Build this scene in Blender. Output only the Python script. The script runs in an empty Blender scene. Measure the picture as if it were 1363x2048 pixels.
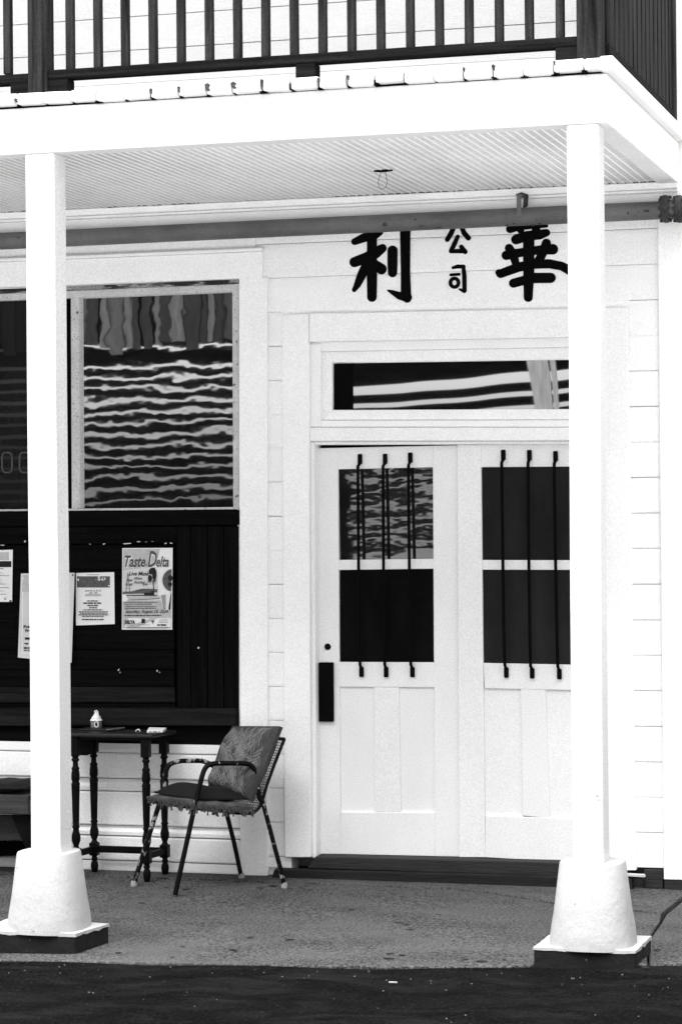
import bpy, bmesh, math, random
from mathutils import Vector, Matrix
random.seed(7)
S = bpy.context.scene
COL = S.collection
R_ = math.radians

# ------------------------------------------------------------------ camera
F, YAW, PIT, ROLL, DIST, EYE = 4900.0, R_(16.3), 0.0012, 0.009, 12.2, 1.81
FW = Vector((-math.sin(YAW)*math.cos(PIT), math.cos(YAW)*math.cos(PIT), math.sin(PIT)))
r0 = Vector((math.cos(YAW), math.sin(YAW), 0)); u0 = r0.cross(FW)
RT = r0*math.cos(ROLL) - u0*math.sin(ROLL)
UP = u0*math.cos(ROLL) + r0*math.sin(ROLL)
EYEP = Vector((math.sin(YAW)*DIST, -math.cos(YAW)*DIST, EYE))
cam_d = bpy.data.cameras.new('camera'); cam = bpy.data.objects.new('camera', cam_d); COL.objects.link(cam)
m = Matrix.Identity(4)
for i in range(3):
    m[i][0], m[i][1], m[i][2], m[i][3] = RT[i], UP[i], -FW[i], EYEP[i]
cam.matrix_world = m
cam_d.sensor_fit = 'VERTICAL'; cam_d.sensor_height = 36; cam_d.lens = F/2048*36
cam_d.clip_start = 0.1; cam_d.clip_end = 2000
S.camera = cam

# ------------------------------------------------------------------ light
SUN_EL, SUN_AZ = R_(66), R_(-22)         # azimuth from the street normal (-Y), negative = from the left
W = bpy.data.worlds.new('World'); S.world = W; W.use_nodes = True
nt = W.node_tree; bg = nt.nodes['Background']
sky = nt.nodes.new('ShaderNodeTexSky'); sky.sky_type = 'NISHITA'; sky.sun_disc = False
sky.sun_elevation = SUN_EL; sky.sun_rotation = math.pi - SUN_AZ*-1
sky.air_density = 1.5; sky.dust_density = 4.0
bw = nt.nodes.new('ShaderNodeRGBToBW')
nt.links.new(sky.outputs[0], bw.inputs[0]); nt.links.new(bw.outputs[0], bg.inputs[0])
bg.inputs[1].default_value = 0.08
sd = bpy.data.lights.new('sun', 'SUN'); sun = bpy.data.objects.new('sun', sd); COL.objects.link(sun)
sd.energy = 2.4; sd.angle = R_(50); sd.color = (1, 1, 1)
sdir = Vector((math.sin(SUN_AZ)*math.cos(SUN_EL), -math.cos(SUN_AZ)*math.cos(SUN_EL), math.sin(SUN_EL)))
sun.rotation_euler = sdir.to_track_quat('Z', 'Y').to_euler()
S.view_settings.view_transform = 'Standard'; S.view_settings.look = 'None'
S.view_settings.gamma = 1.0; S.view_settings.use_curve_mapping = False
S.view_settings.exposure = 1.68
S.cycles.use_denoising = True
S.cycles.use_adaptive_sampling = False

# ------------------------------------------------------------------ measuring helpers
def ray(x, y): return FW + RT*((x-681.5)/F) - UP*((y-1024)/F)
def at(x, y, Y=0.0):
    v = ray(x, y); return EYEP + v*((Y-EYEP.y)/v.y)
def onz(x, y, z=0.0):
    v = ray(x, y); return EYEP + v*((z-EYEP.z)/v.z)
def atv(x, y, P, Q):
    n = Vector((-(Q.y-P.y), Q.x-P.x, 0)); v = ray(x, y)
    return EYEP + v*((P-EYEP).dot(n)/v.dot(n))
def gz(X, Y):                                   # the pavement falls a little towards the street, most at its left end
    return max(-0.07, min(0.02, -Y/2.05*0.02*(X-1.4))) if Y > -6 else -0.03

# ------------------------------------------------------------------ materials (a black and white photograph: greys only)
def newmat(name):
    M = bpy.data.materials.new(name); M.use_nodes = True
    t = M.node_tree; b = t.nodes['Principled BSDF']; b.inputs['Specular IOR Level'].default_value = 0.3
    return M, t, b
def N(t, kind, **kw):
    n = t.nodes.new(kind)
    for k, v in kw.items(): setattr(n, k, v)
    return n
def math_n(t, op, a, b):
    n = N(t, 'ShaderNodeMath', operation=op)
    for i, q in enumerate((a, b)):
        if isinstance(q, (int, float)): n.inputs[i].default_value = q
        elif q is not None: t.links.new(q, n.inputs[i])
    return n.outputs[0]
def noise(t, scale, detail=4, stretch=(1, 1, 1), rough=.55, dist=0.0):
    g = N(t, 'ShaderNodeNewGeometry'); mp = N(t, 'ShaderNodeMapping'); mp.inputs['Scale'].default_value = stretch
    t.links.new(g.outputs['Position'], mp.inputs['Vector'])
    n = N(t, 'ShaderNodeTexNoise'); n.inputs['Scale'].default_value = scale; n.inputs['Detail'].default_value = detail
    n.inputs['Roughness'].default_value = rough; n.inputs['Distortion'].default_value = dist
    t.links.new(mp.outputs[0], n.inputs['Vector']); return n.outputs['Fac']
def ramp(t, v, a, b, lo=0.0, hi=1.0):
    n = N(t, 'ShaderNodeMapRange'); n.inputs['From Min'].default_value = a; n.inputs['From Max'].default_value = b
    n.inputs['To Min'].default_value = lo; n.inputs['To Max'].default_value = hi; t.links.new(v, n.inputs['Value']); return n.outputs[0]
def mixv(t, f, a, b):
    n = N(t, 'ShaderNodeMix', data_type='FLOAT')
    for s, q in ((0, f), (2, a), (3, b)):
        if isinstance(q, (int, float)): n.inputs[s].default_value = q
        else: t.links.new(q, n.inputs[s])
    return n.outputs[0]
def mat(name, col, rough=.6, var=.08, scale=5, stretch=(1, 1, 1), grain=.08, gscale=170, bump=.0, bscale=60, bstretch=None,
        flecks=None, spec=.3, extra=None):
    M, t, b = newmat(name)
    b.inputs['Roughness'].default_value = rough; b.inputs['Specular IOR Level'].default_value = spec
    v = ramp(t, noise(t, scale, 5, stretch), .3, .7, 1-var, 1+var)
    g = ramp(t, noise(t, gscale, 2), .3, .7, 1-grain, 1+grain)
    c = math_n(t, 'MULTIPLY', math_n(t, 'MULTIPLY', v, g), col)
    for fl in (flecks or []):                   # (scale, threshold, softness, colour, stretch): wear with a shape of its own
        msk = ramp(t, noise(t, fl[0], 6, fl[4], .6), fl[1], fl[1]+fl[2])
        c = mixv(t, msk, c, fl[3])
    if extra: c = extra(t, c)
    t.links.new(c, b.inputs['Base Color'])
    if bump:
        bn = N(t, 'ShaderNodeBump'); bn.inputs['Strength'].default_value = bump; bn.inputs['Distance'].default_value = .01
        t.links.new(noise(t, bscale, 5, bstretch or stretch), bn.inputs['Height']); t.links.new(bn.outputs[0], b.inputs['Normal'])
    return M
def glass(name, base, refl, bscale, bstr, stretch, spots=None, hf=.03, blur=.012):
    M, t, b = newmat(name)
    b.inputs['Roughness'].default_value = .25; b.inputs['Specular IOR Level'].default_value = .0
    c = ramp(t, noise(t, 7, 6, (1, 1, .4)), .35, .75, base*.75, base*1.35)
    if spots:
        c = mixv(t, ramp(t, noise(t, spots[0], 5), spots[1], spots[1]+.03), c, spots[2])
    t.links.new(c, b.inputs['Base Color'])
    gl = N(t, 'ShaderNodeBsdfGlossy'); gl.inputs['Roughness'].default_value = blur; gl.inputs['Color'].default_value = (1, 1, 1, 1)
    bn = N(t, 'ShaderNodeBump'); bn.inputs['Strength'].default_value = bstr; bn.inputs['Distance'].default_value = .01
    t.links.new(math_n(t, 'ADD', noise(t, bscale, 1, stretch, .5), math_n(t, 'MULTIPLY', noise(t, bscale*3.7, 1, stretch), hf)), bn.inputs['Height']); t.links.new(bn.outputs[0], gl.inputs['Normal'])
    mx = N(t, 'ShaderNodeMixShader'); mx.inputs[0].default_value = refl
    t.links.new(b.outputs[0], mx.inputs[1]); t.links.new(gl.outputs[0], mx.inputs[2])
    t.links.new(mx.outputs[0], t.nodes['Material Output'].inputs[0]); return M

HG, VG, DG = (1.2, 14, 14), (14, 14, 1.0), (14, 1.0, 14)      # grain along X, along Z, along Y
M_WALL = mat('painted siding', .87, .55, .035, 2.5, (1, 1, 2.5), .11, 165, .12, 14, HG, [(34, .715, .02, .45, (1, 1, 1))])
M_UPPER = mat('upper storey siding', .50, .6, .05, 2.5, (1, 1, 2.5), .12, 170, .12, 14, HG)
M_TRIM = mat('white trim paint', .87, .5, .03, 3, (1, 1, 1), .11, 165, .08, 16, VG)
M_POST = mat('white post paint', .68, .5, .05, 3, (1, 1, .4), .18, 140, .25, 12, VG, [(30, .725, .02, .35, (1, 1, .6)), (7, .70, .10, .60, (2, 2, .5))])
M_BEAM = mat('white beam paint', .80, .5, .04, 3, (.4, 1, 1), .16, 150, .06, 12, HG)
M_PIER = mat('painted concrete', .41, .8, .06, 6, (1, 1, 1), .09, 160, .30, 30, (1, 1, 1), [(30, .69, .015, .10, (1, 1, 1)), (9, .66, .10, .42, (1, 1, 1))])
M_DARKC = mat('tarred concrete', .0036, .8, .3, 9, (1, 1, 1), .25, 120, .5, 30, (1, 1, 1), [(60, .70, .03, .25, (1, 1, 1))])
M_DOOR = mat('white door paint', .82, .45, .03, 4, (1, 1, .5), .11, 165, .1, 12, VG, [(40, .74, .02, .4, (1, 1, 1))])
M_WORN = mat('weathered frame paint', .50, .7, .12, 8, (1, 1, 1), .12, 120, .4, 20, (1, 1, 1),
             [(40, .64, .04, .06, (1, 1, 1)), (110, .60, .06, .12, (1, 1, 1))])
M_BARE = mat('bare dark timber', .020, .8, .35, 4, HG, .15, 120, .5, 12, HG, [(20, .70, .05, .3, (.5, 1, 1))])
M_BOARDH = mat('black stained plank', .0032, .8, .5, 5, (.5, 9, 9), .2, 120, .35, 9, (1, 12, 12), [(40, .77, .03, .03, (.4, 1, 1))], spec=.03)
M_BOARDV = mat('black stained upright plank', .0036, .8, .5, 5, (9, 9, .5), .2, 120, .35, 9, (12, 12, 1), [(40, .77, .03, .03, (1, 1, .4))], spec=.03)
M_BOARDG = mat('grained dark plank', .010, .75, .6, 3.5, (.7, 11, 11), .2, 120, .35, 9, (1, 12, 12), spec=.05)
M_DECKV = mat('weathered rail timber', .021, .8, .8, 3.5, (11, 11, .6), .3, 120, .4, 10, (12, 12, 1), [(18, .68, .08, .06, (4, 4, .5))], spec=.08)
M_DECKH = mat('weathered rail board', .008, .8, .7, 3.5, (.6, 11, 11), .3, 120, .4, 10, (1, 12, 12), [(18, .70, .08, .035, (.5, 4, 4))], spec=.05)
M_CEIL = mat('ceiling paint', .76, .6, .20, 1.3, (1.5, .7, 1), .24, 140)
M_BEAD = mat('ceiling bead highlight', .93, .6, .03, 3, (1, 1, 1), .04, 150)  # light caught by the bead edges, put into a paler colour than the boards
M_PIPE = mat('grey painted pipe', .112, .55, .30, 7, (.6, 1, 1), .16, 120, .12, 40, (1, 1, 1), [(9, .73, .02, .01, (.9, 1.6, 1.6)), (55, .70, .03, .25, (1, 1, 1))])
M_RUST = mat('rusty iron', .035, .8, .5, 30, (1, 1, 1), .3, 120, .6, 40, (1, 1, 1))
M_BLACK = mat('black iron paint', .003, .7, .2, 10, (1, 1, 1), .1, 120, spec=.03)
M_INK = mat('black sign paint', .003, .8, .15, 20, (1, 1, 1), .1, 120, spec=.02)
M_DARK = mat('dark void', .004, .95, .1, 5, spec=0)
M_CHAIR = mat('chipped black tube', .0022, .5, .2, 10, (1, 1, 1), .1, 120, .3, 40, (1, 1, 1), [(34, .555, .04, .26, (1, 1, .8))], spec=.1)
M_CHAIRB = mat('chair tube black', .0022, .45, .2, 10, (1, 1, 1), .1, 120, .2, 40, (1, 1, 1), [(34, .635, .02, .30, (1, 1, .6))], spec=.1)
M_CAP = mat('pale rubber foot', .24, .8, .2, 60, grain=.2)
M_CLOTHB = mat('black cushion cloth', .0022, .9, .3, 14, (1, 1, 1), .2, 140, .3, 60)
M_CLOTHG = mat('grey print cloth', .040, .9, .22, 14, (1, 1, 1), .22, 150, .3, 80, flecks=[(48, .64, .03, .02, (1, 1, 1))])
M_SPRIG = mat('pale printed sprig', .17, .9, .2, 20, grain=.2)
M_PAD = mat('fringed pad cloth', .055, .95, .4, 26, (1, 1, 1), .35, 150, .5, 70, flecks=[(22, .60, .08, .03, (1, 1, 1))])
M_FRING = mat('fringe thread', .045, .95, .6, 60, grain=.4)
M_TABLE = mat('dark varnished wood', .0035, .45, .45, 8, (1, 1, .6), .2, 120, .2, 20, (1, 1, 1), spec=.06)
M_TABT = mat('worn table top', .010, .5, .5, 8, (.5, 4, 4), .25, 120, .2, 20)
M_BENCH = mat('bench timber', .030, .75, .4, 5, (.8, 8, 8), .2, 120, .3, 12, (1, 12, 12), [(16, .70, .04, .01, (1, 1, 1))])
M_PAPER = mat('white paper', .78, .8, .03, 6, grain=.04)
M_PAPERG = mat('pale grey paper', .60, .8, .05, 12, grain=.06)
M_P2 = mat('print mid grey', .30, .8, .2, 60, grain=.12)
M_P3 = mat('print light grey', .46, .8, .1, 40, grain=.10)
M_P4 = mat('print dark grey', .09, .8, .3, 70, grain=.2)
M_PK = mat('print black', .012, .8, .2, 60, grain=.1)
M_ICING = mat('white icing glaze', .80, .4, .1, 60, grain=.1, flecks=[(110, .62, .03, .2, (1, 1, 1))])
M_BRICKY = mat('speckled ceramic', .16, .6, .5, 160, grain=.4)
M_PLATE = mat('slate tray', .012, .5, .4, 30)
M_CHIP = mat('pale chips', .16, .8, .6, 60)
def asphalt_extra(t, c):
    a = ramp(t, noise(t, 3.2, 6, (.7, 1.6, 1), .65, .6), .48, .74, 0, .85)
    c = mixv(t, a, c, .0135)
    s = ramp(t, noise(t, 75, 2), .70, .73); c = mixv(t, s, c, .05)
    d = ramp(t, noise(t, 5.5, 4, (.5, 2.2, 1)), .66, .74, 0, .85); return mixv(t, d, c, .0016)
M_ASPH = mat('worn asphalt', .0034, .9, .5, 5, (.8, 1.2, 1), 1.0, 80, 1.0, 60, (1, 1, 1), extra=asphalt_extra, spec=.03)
def walk_extra(t, c):
    s = ramp(t, noise(t, 42, 4, (.8, 1, 1)), .60, .645, 0, .75); c = mixv(t, s, c, .018)
    p = ramp(t, noise(t, 60, 2), .68, .71); c = mixv(t, p, c, .14)
    d = ramp(t, noise(t, 1.9, 5, (.8, 1.6, 1)), .46, .68, 0, .55); return mixv(t, d, c, .085)
M_WALK = mat('old pavement concrete', .058, .9, .22, 3, (.8, 1.3, 1), 1.0, 85, 1.0, 60, (1, 1, 1), extra=walk_extra, spec=.12)
M_ROAD = mat('pale concrete road', .62, .9, .1, .6, grain=.1)  # paleness invented to bounce light up under the porch
M_GLASSW = glass('old window glass', .004, .90, 3.4, .042, (1.0, 1, 1.2), hf=.15, blur=.015)
M_GLASSL = glass('left window glass', .012, .04, 4, .012, (1, 1, 1))
M_GLASST = glass('transom glass', .003, .95, 1.7, .170, (1.0, 1, .4), hf=.0)
M_GLASSM = glass('rippled door glass', .010, .095, 4.5, .048, (.8, 1, 1.4), hf=.16, blur=.020)
M_GLASSK = glass('black door glass', .0055, .0002, 9, .01, (1, 1, 1), (40, .70, .012))
M_GLASSD = glass('curtained door glass', .020, .0007, 9, .01, (1, 1, 1), (34, .71, .035))
M_SLAT = mat('dark screen board', .004, .8, .5, 3, (.5, 6, 6), spec=.02)
M_ETCH = mat('dull gold leaf lettering', .045, .5, .3, 40)

# ------------------------------------------------------------------ geometry helper
class G:
    def __init__(s): s.v = []; s.f = []
    def add(s, vs, fs):
        o = len(s.v); s.v += [Vector(p) for p in vs]; s.f += [tuple(i+o for i in q) for q in fs]; return s
    def box(s, x0, x1, y0, y1, z0, z1):
        vs = [(x, y, z) for x in (x0, x1) for y in (y0, y1) for z in (z0, z1)]
        return s.add(vs, [(0, 1, 3, 2), (4, 6, 7, 5), (0, 4, 5, 1), (2, 3, 7, 6), (0, 2, 6, 4), (1, 5, 7, 3)])
    def prism(s, pts, off):                     # polygon (3D points) swept by a vector
        off = Vector(off); n = len(pts); a = [Vector(p) for p in pts]
        return s.add(a+[p+off for p in a], [tuple(range(n)), tuple(range(2*n-1, n-1, -1))] + [((i+1) % n, i, n+i, n+(i+1) % n) for i in range(n)])
    def face(s, pts): return s.add(pts, [tuple(range(len(pts)))])
    def tube(s, pts, r, seg=8, cap=True):
        pts = [Vector(p) for p in pts]; n = len(pts); rr = r if isinstance(r, (list, tuple)) else [r]*n
        o = len(s.v); ref = None
        for i, p in enumerate(pts):
            d = (pts[min(i+1, n-1)]-pts[max(i-1, 0)]).normalized()
            if ref is None: ref = d.orthogonal().normalized()
            ref = (ref - d*ref.dot(d)).normalized(); b = d.cross(ref)
            for k in range(seg):
                a = 2*math.pi*k/seg; s.v.append(p+(ref*math.cos(a)+b*math.sin(a))*rr[i])
        for i in range(n-1):
            for k in range(seg):
                s.f.append((o+i*seg+k, o+i*seg+(k+1) % seg, o+(i+1)*seg+(k+1) % seg, o+(i+1)*seg+k))
        if cap: s.f.append(tuple(o+k for k in range(seg-1, -1, -1))); s.f.append(tuple(o+(n-1)*seg+k for k in range(seg)))
        return s
    def lathe(s, c, prof, seg=14, p=2.0, rot=0.0):    # p > 2 rounds towards a square
        c = Vector(c); o = len(s.v)
        for (r, z) in prof:
            for k in range(seg):
                a = 2*math.pi*k/seg; ca, sa = math.cos(a), math.sin(a)
                q = (abs(ca)**p+abs(sa)**p)**(-1/p); x, y = r*q*ca, r*q*sa
                s.v.append(c+Vector((x*math.cos(rot)-y*math.sin(rot), x*math.sin(rot)+y*math.cos(rot), z)))
        n = len(prof)
        for i in range(n-1):
            for k in range(seg):
                s.f.append((o+i*seg+k, o+i*seg+(k+1) % seg, o+(i+1)*seg+(k+1) % seg, o+(i+1)*seg+k))
        s.f.append(tuple(o+k for k in range(seg-1, -1, -1))); s.f.append(tuple(o+(n-1)*seg+k for k in range(seg))); return s
    def grid(s, fn, nu, nv):
        o = len(s.v)
        for j in range(nv+1):
            for i in range(nu+1): s.v.append(Vector(fn(i/nu, j/nv)))
        for j in range(nv):
            for i in range(nu):
                a = o+j*(nu+1)+i; s.f.append((a, a+1, a+nu+2, a+nu+1))
        return s
    def build(s, name, material, parent=None, bevel=0, seg=1, smooth=False, subsurf=0):
        base = root_loc(parent)
        me = bpy.data.meshes.new(name); me.from_pydata([v-base for v in s.v], [], s.f)
        bm = bmesh.new(); bm.from_mesh(me)
        bmesh.ops.recalc_face_normals(bm, faces=bm.faces)
        if bevel:
            es = [e for e in bm.edges if len(e.link_faces) == 2 and e.calc_face_angle(0) > R_(35)]
            bmesh.ops.bevel(bm, geom=es, offset=bevel, segments=seg, profile=.5, affect='EDGES', clamp_overlap=True)
        bm.to_mesh(me); bm.free()
        me.materials.append(material)
        if smooth:
            for q in me.polygons: q.use_smooth = True
            me.set_sharp_from_angle(angle=R_(42))
        o = bpy.data.objects.new(name, me); COL.objects.link(o)
        if parent: o.parent = parent
        if subsurf:
            md = o.modifiers.new('sub', 'SUBSURF'); md.levels = md.render_levels = subsurf
        return o
def root_loc(o):
    v = Vector((0, 0, 0))
    while o is not None: v = v+o.location; o = o.parent
    return v
def thing(name, label, cat, loc, group=None):
    o = bpy.data.objects.new(name, None); o.empty_display_size = .1; COL.objects.link(o); o.location = loc
    o['label'] = label; o['category'] = cat
    if group: o['group'] = group
    return o
def tag(o, label, cat, group=None):
    o['label'] = label; o['category'] = cat
    if group: o['group'] = group
    return o
def kind(o, k): o['kind'] = k; return o
def pq(pxs, Y): return [at(x, y, Y) for x, y in pxs]
def slab(pxs, y0, y1):                          # outline measured on the plane y0, thickness to y1
    return G().prism(pq(pxs, y0), (0, y1-y0, 0))

# ================================================================== SETTING: ground
kind(G().box(-120, 120, -300, 60, -.5, -.20).build('ground', M_ROAD), 'structure')
EDGE = [(-6, -2.26), (-.8, -2.21), (-.35, -2.20), (.366, -2.19), (.865, -2.165), (1.33, -2.10), (1.42, -2.03), (1.75, -1.99), (2.1, -1.95), (6, -1.93)]
def edge_y(x):
    for (a, b), (c, d) in zip(EDGE, EDGE[1:]):
        if a <= x <= c: return b+(d-b)*(x-a)/(c-a)
    return EDGE[-1][1]
# asphalt apron as a gently uneven sheet
g = G()
def asp(u, v):
    x = -6+12*u; ye = edge_y(x)+.10; y = ye+(-4.15-ye)*v**1.3
    z = gz(x, max(y, -2.05)) - .011 - .020*min(1, max(0, -y-2.1)) + .004*math.sin(x*7+y*3)*math.sin(y*5)
    if v > .93: z -= .0
    return (x, y, z)
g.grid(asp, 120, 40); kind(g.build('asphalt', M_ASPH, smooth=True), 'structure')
kind(G().box(-60, 60, -19, -4.1, -.19, -.048).build('bounce_road', M_ROAD), 'structure')  # unseen pale surface added to bounce light onto the ceiling and upper wall
# pavement: soil bed, and slabs parted by open cracks
wk = kind(G().box(-6, 6, -1.9, .6, -.16, -.085).build('sidewalk', M_DARKC), 'structure')
def slab_piece(poly, dz=0.0):
    gg = G(); n = len(poly); c = Vector((sum(p[0] for p in poly)/n, sum(p[1] for p in poly)/n))
    P = [Vector(p)+(c-Vector(p)).normalized()*.006 for p in poly]
    top = []
    for i in range(n):
        a, b = P[i], P[(i+1) % n]; k = max(1, int((b-a).length/.22))
        for j in range(k):
            q = a+(b-a)*(j/k)
            if j: q = q+Vector((random.uniform(-.004, .004), random.uniform(-.005, .005)))
            top.append((q.x, q.y, gz(q.x, q.y)+dz))
    gg.prism(top, (0, 0, -.11)); return gg.build('slab', M_WALK, wk, bevel=.006, seg=2)
cr = [(-6, -.172), (-.434, -.172), (.10, -.176), (.589, -.195), (.86, -.33), (1.14, -.50), (1.56, -.655), (1.70, -.72)]
cr[4] = (.80, -.27)
xr = [(1.70, -.72), (1.725, -.95), (1.742, -1.346), (1.80, -1.75), (1.84, -1.985)]
front = [(x, y) for x, y in EDGE if x < 1.84]
slab_piece([(-6, .5)] + cr + [(1.715, -.29), (1.76, .5)], .004)
slab_piece([p for p in reversed(cr)] + front + [xr[-1]] + list(reversed(xr[1:-1])), -.002)
slab_piece([(1.77, .5), (1.725, -.29), (1.71, -.72)] + xr[1:] + [(2.1, -1.95), (6, -1.93), (6, .5)], -.004)

# ================================================================== BUILDING
B = thing('storefront_building', 'white clapboard storefront with black painted characters above double doors', 'building', (0, 0, 0))
def wb(x0, x1, y0, y1, z0, z1, name, material=M_TRIM, bev=.003, parent=B): return G().box(x0, x1, y0, y1, z0, z1).build(name, material, parent, bevel=bev)
# carcass behind everything
g = G(); g.box(-5, 2.05, .30, 6, -.05, 7.0); g.box(-5, -.30, .15, .29, 3.0, 7); g.box(-.30, 1.46, .15, .29, 2.74, 7); g.box(1.3, 2.05, .02, .29, .10, 7); g.box(1.3, 2.05, .06, .29, -.05, .098)
g.box(-.55, -.28, .02, .14, -.05, 7); g.box(-5, -.55, .02, .14, 3.0, 7); g.box(-.28, 1.3, .02, .14, 2.84, 7); g.box(-5, -.55, .045, .14, -.05, .66)
g.build('wall', M_WALL, B)
G().box(1.3, 2.05, .022, .059, -.05, .098).build('base_board', M_BARE, B)
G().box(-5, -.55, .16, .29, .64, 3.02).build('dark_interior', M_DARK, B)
# clapboards
PZ, Z0 = .17057, .1008
def board(x0, x1, k, ymin=0.0, material=None):
    z0 = Z0+k*PZ; z1 = z0+PZ-.0007; d = random.uniform(-.0012, .0012)
    gg = G(); n = 5
    prof = [(ymin+.018, z0+.002), (ymin+d-.001, z0+.001), (ymin+d-.002, z0+.012), (ymin+d+.0008, z1-.012), (ymin+d+.0030, z1), (ymin+.018, z1)]
    jz = random.uniform(-.0015, .0015)
    if material: prof = [(ymin+.018, z0), (ymin+d-.001, z0), (ymin+d-.001, z0+.012), (ymin+d+.0004, z1-.010), (ymin+d+.0020, z1+.0008), (ymin+.018, z1+.0008)]; jz = 0
    gg.prism([(x0, y, z+jz) for y, z in prof], (x1-x0, 0, 0)); return gg.build('siding_board', material or M_WALL, B)
for k in range(0, 16):
    board(-.43, -.275, k); board(1.42, 1.612, k)
for k in range(16, 19): board(-.43, 1.612, k)
G().box(-.300, 1.451, .0022, .018, 2.78, 2.832).build('siding_board', M_WALL, B)
board(-.43, 1.612, 19)
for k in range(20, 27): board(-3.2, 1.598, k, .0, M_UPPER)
G().box(-.43, -.275, .0, .02, .045, .098).build('siding_board', M_WALL, B)
# upper water table trim seen between rail and roof edge
zt = at(450, 168).z; zb = at(450, 182).z
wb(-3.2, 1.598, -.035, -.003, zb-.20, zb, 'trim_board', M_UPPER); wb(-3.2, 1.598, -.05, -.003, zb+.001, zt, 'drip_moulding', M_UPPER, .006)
# corner board, trims and casings
wb(1.599, 1.93, -.032, .019, .052, 6.9, 'corner_board', M_TRIM)
wb(1.60, 1.93, -.028, .012, -.02, .048, 'footing_block', M_BARE); wb(1.50, 1.592, -.012, .02, .004, .095, 'footing_block', M_BARE)
slab([(477.8, 557), (534, 554), (535, 1752), (480.5, 1752)], -.02, .018).build('trim_board', M_TRIM, B, bevel=.003)
zh = at(300, 512, -.02).z; zw = at(300, 565.5, -.02).z
wb(-3.2, -.393, -.0225, .018, zw+.004, zh, 'head_casing', M_TRIM); wb(-3.2, -.387, -.040, .018, zh+.001, zh+.020, 'drip_moulding', M_TRIM, .006)
wb(-3.2, -.432, -.0035, .018, zh+.021, 3.30, 'frieze_board', M_TRIM)
# door casings
CY = -.026
slab([(563.5, 629.5), (617, 626.5), (621, 1715), (568.5, 1715)], CY, .018).build('door_casing', M_TRIM, B, bevel=.004)
slab([(1203, 615.5), (1253, 614), (1271, 1741), (1217, 1741)], CY, .018).build('door_casing', M_TRIM, B, bevel=.004)
slab([(618, 626.5), (1202, 615.5), (1202, 674), (618, 684)], CY-.002, .018).build('head_casing', M_TRIM, B, bevel=.004)
# jamb reveals and transom frame
JY = .085
slab([(620, 688), (640, 687.5), (640, 853.5), (620, 854)], .0, .10).build('door_jamb', M_TRIM, B, bevel=.003)
def frame_rect(o, i, y0, y1, name, material, parent, bev=.003):   # ring between two outlines TL TR BR BL, four butted members in one part
    gg = G()
    for a in range(4):
        b = (a+1) % 4; gg.prism(pq([o[a], o[b], i[b], i[a]], y0), (0, y1-y0, 0))
    return gg.build(name, material, parent, bevel=bev)
tr_o = [(619, 684.5), (1203, 674), (1203, 854), (619, 854)]; tr_m = [(641.5, 703), (1201, 693), (1201, 840), (641.5, 841)]
tr_i = [(664, 725.5), (1168, 718), (1168, 818), (664, 820)]
tf = frame_rect(tr_o, tr_m, .012, .10, 'transom_window', M_TRIM, B)
frame_rect([(641.8, 703.3), (1200.5, 693.3), (1200.5, 839.8), (641.8, 840.8)], tr_i, .032, .10, 'sash', M_TRIM, tf)
G().face(pq([(655, 716), (1180, 708), (1180, 826), (655, 828)], .062)).build('pane', M_GLASST, tf)
slab([(664, 728), (705, 727.5), (705.5, 819), (664, 819.5)], .058, .0605).build('dark_blind', M_DARK, tf)
slab([(617.5, 854.6), (1203, 854.6), (1203, 881.5), (617.5, 882.6)], -.004, .10).build('transom_bar', M_TRIM, B, bevel=.004)
slab([(622, 883.2), (1203, 882.1), (1203, 888), (622, 889.5)], .020, .10).build('door_stop', M_TRIM, B, bevel=.002)
slab([(619, 884), (628.5, 884), (632.5, 1716), (622.5, 1716)], .012, .12).build('door_jamb', M_TRIM, B, bevel=.003)
G().box(-.20, 1.35, .125, .15, 0, 2.2).build('dark_gap', M_DARK, B)
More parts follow.
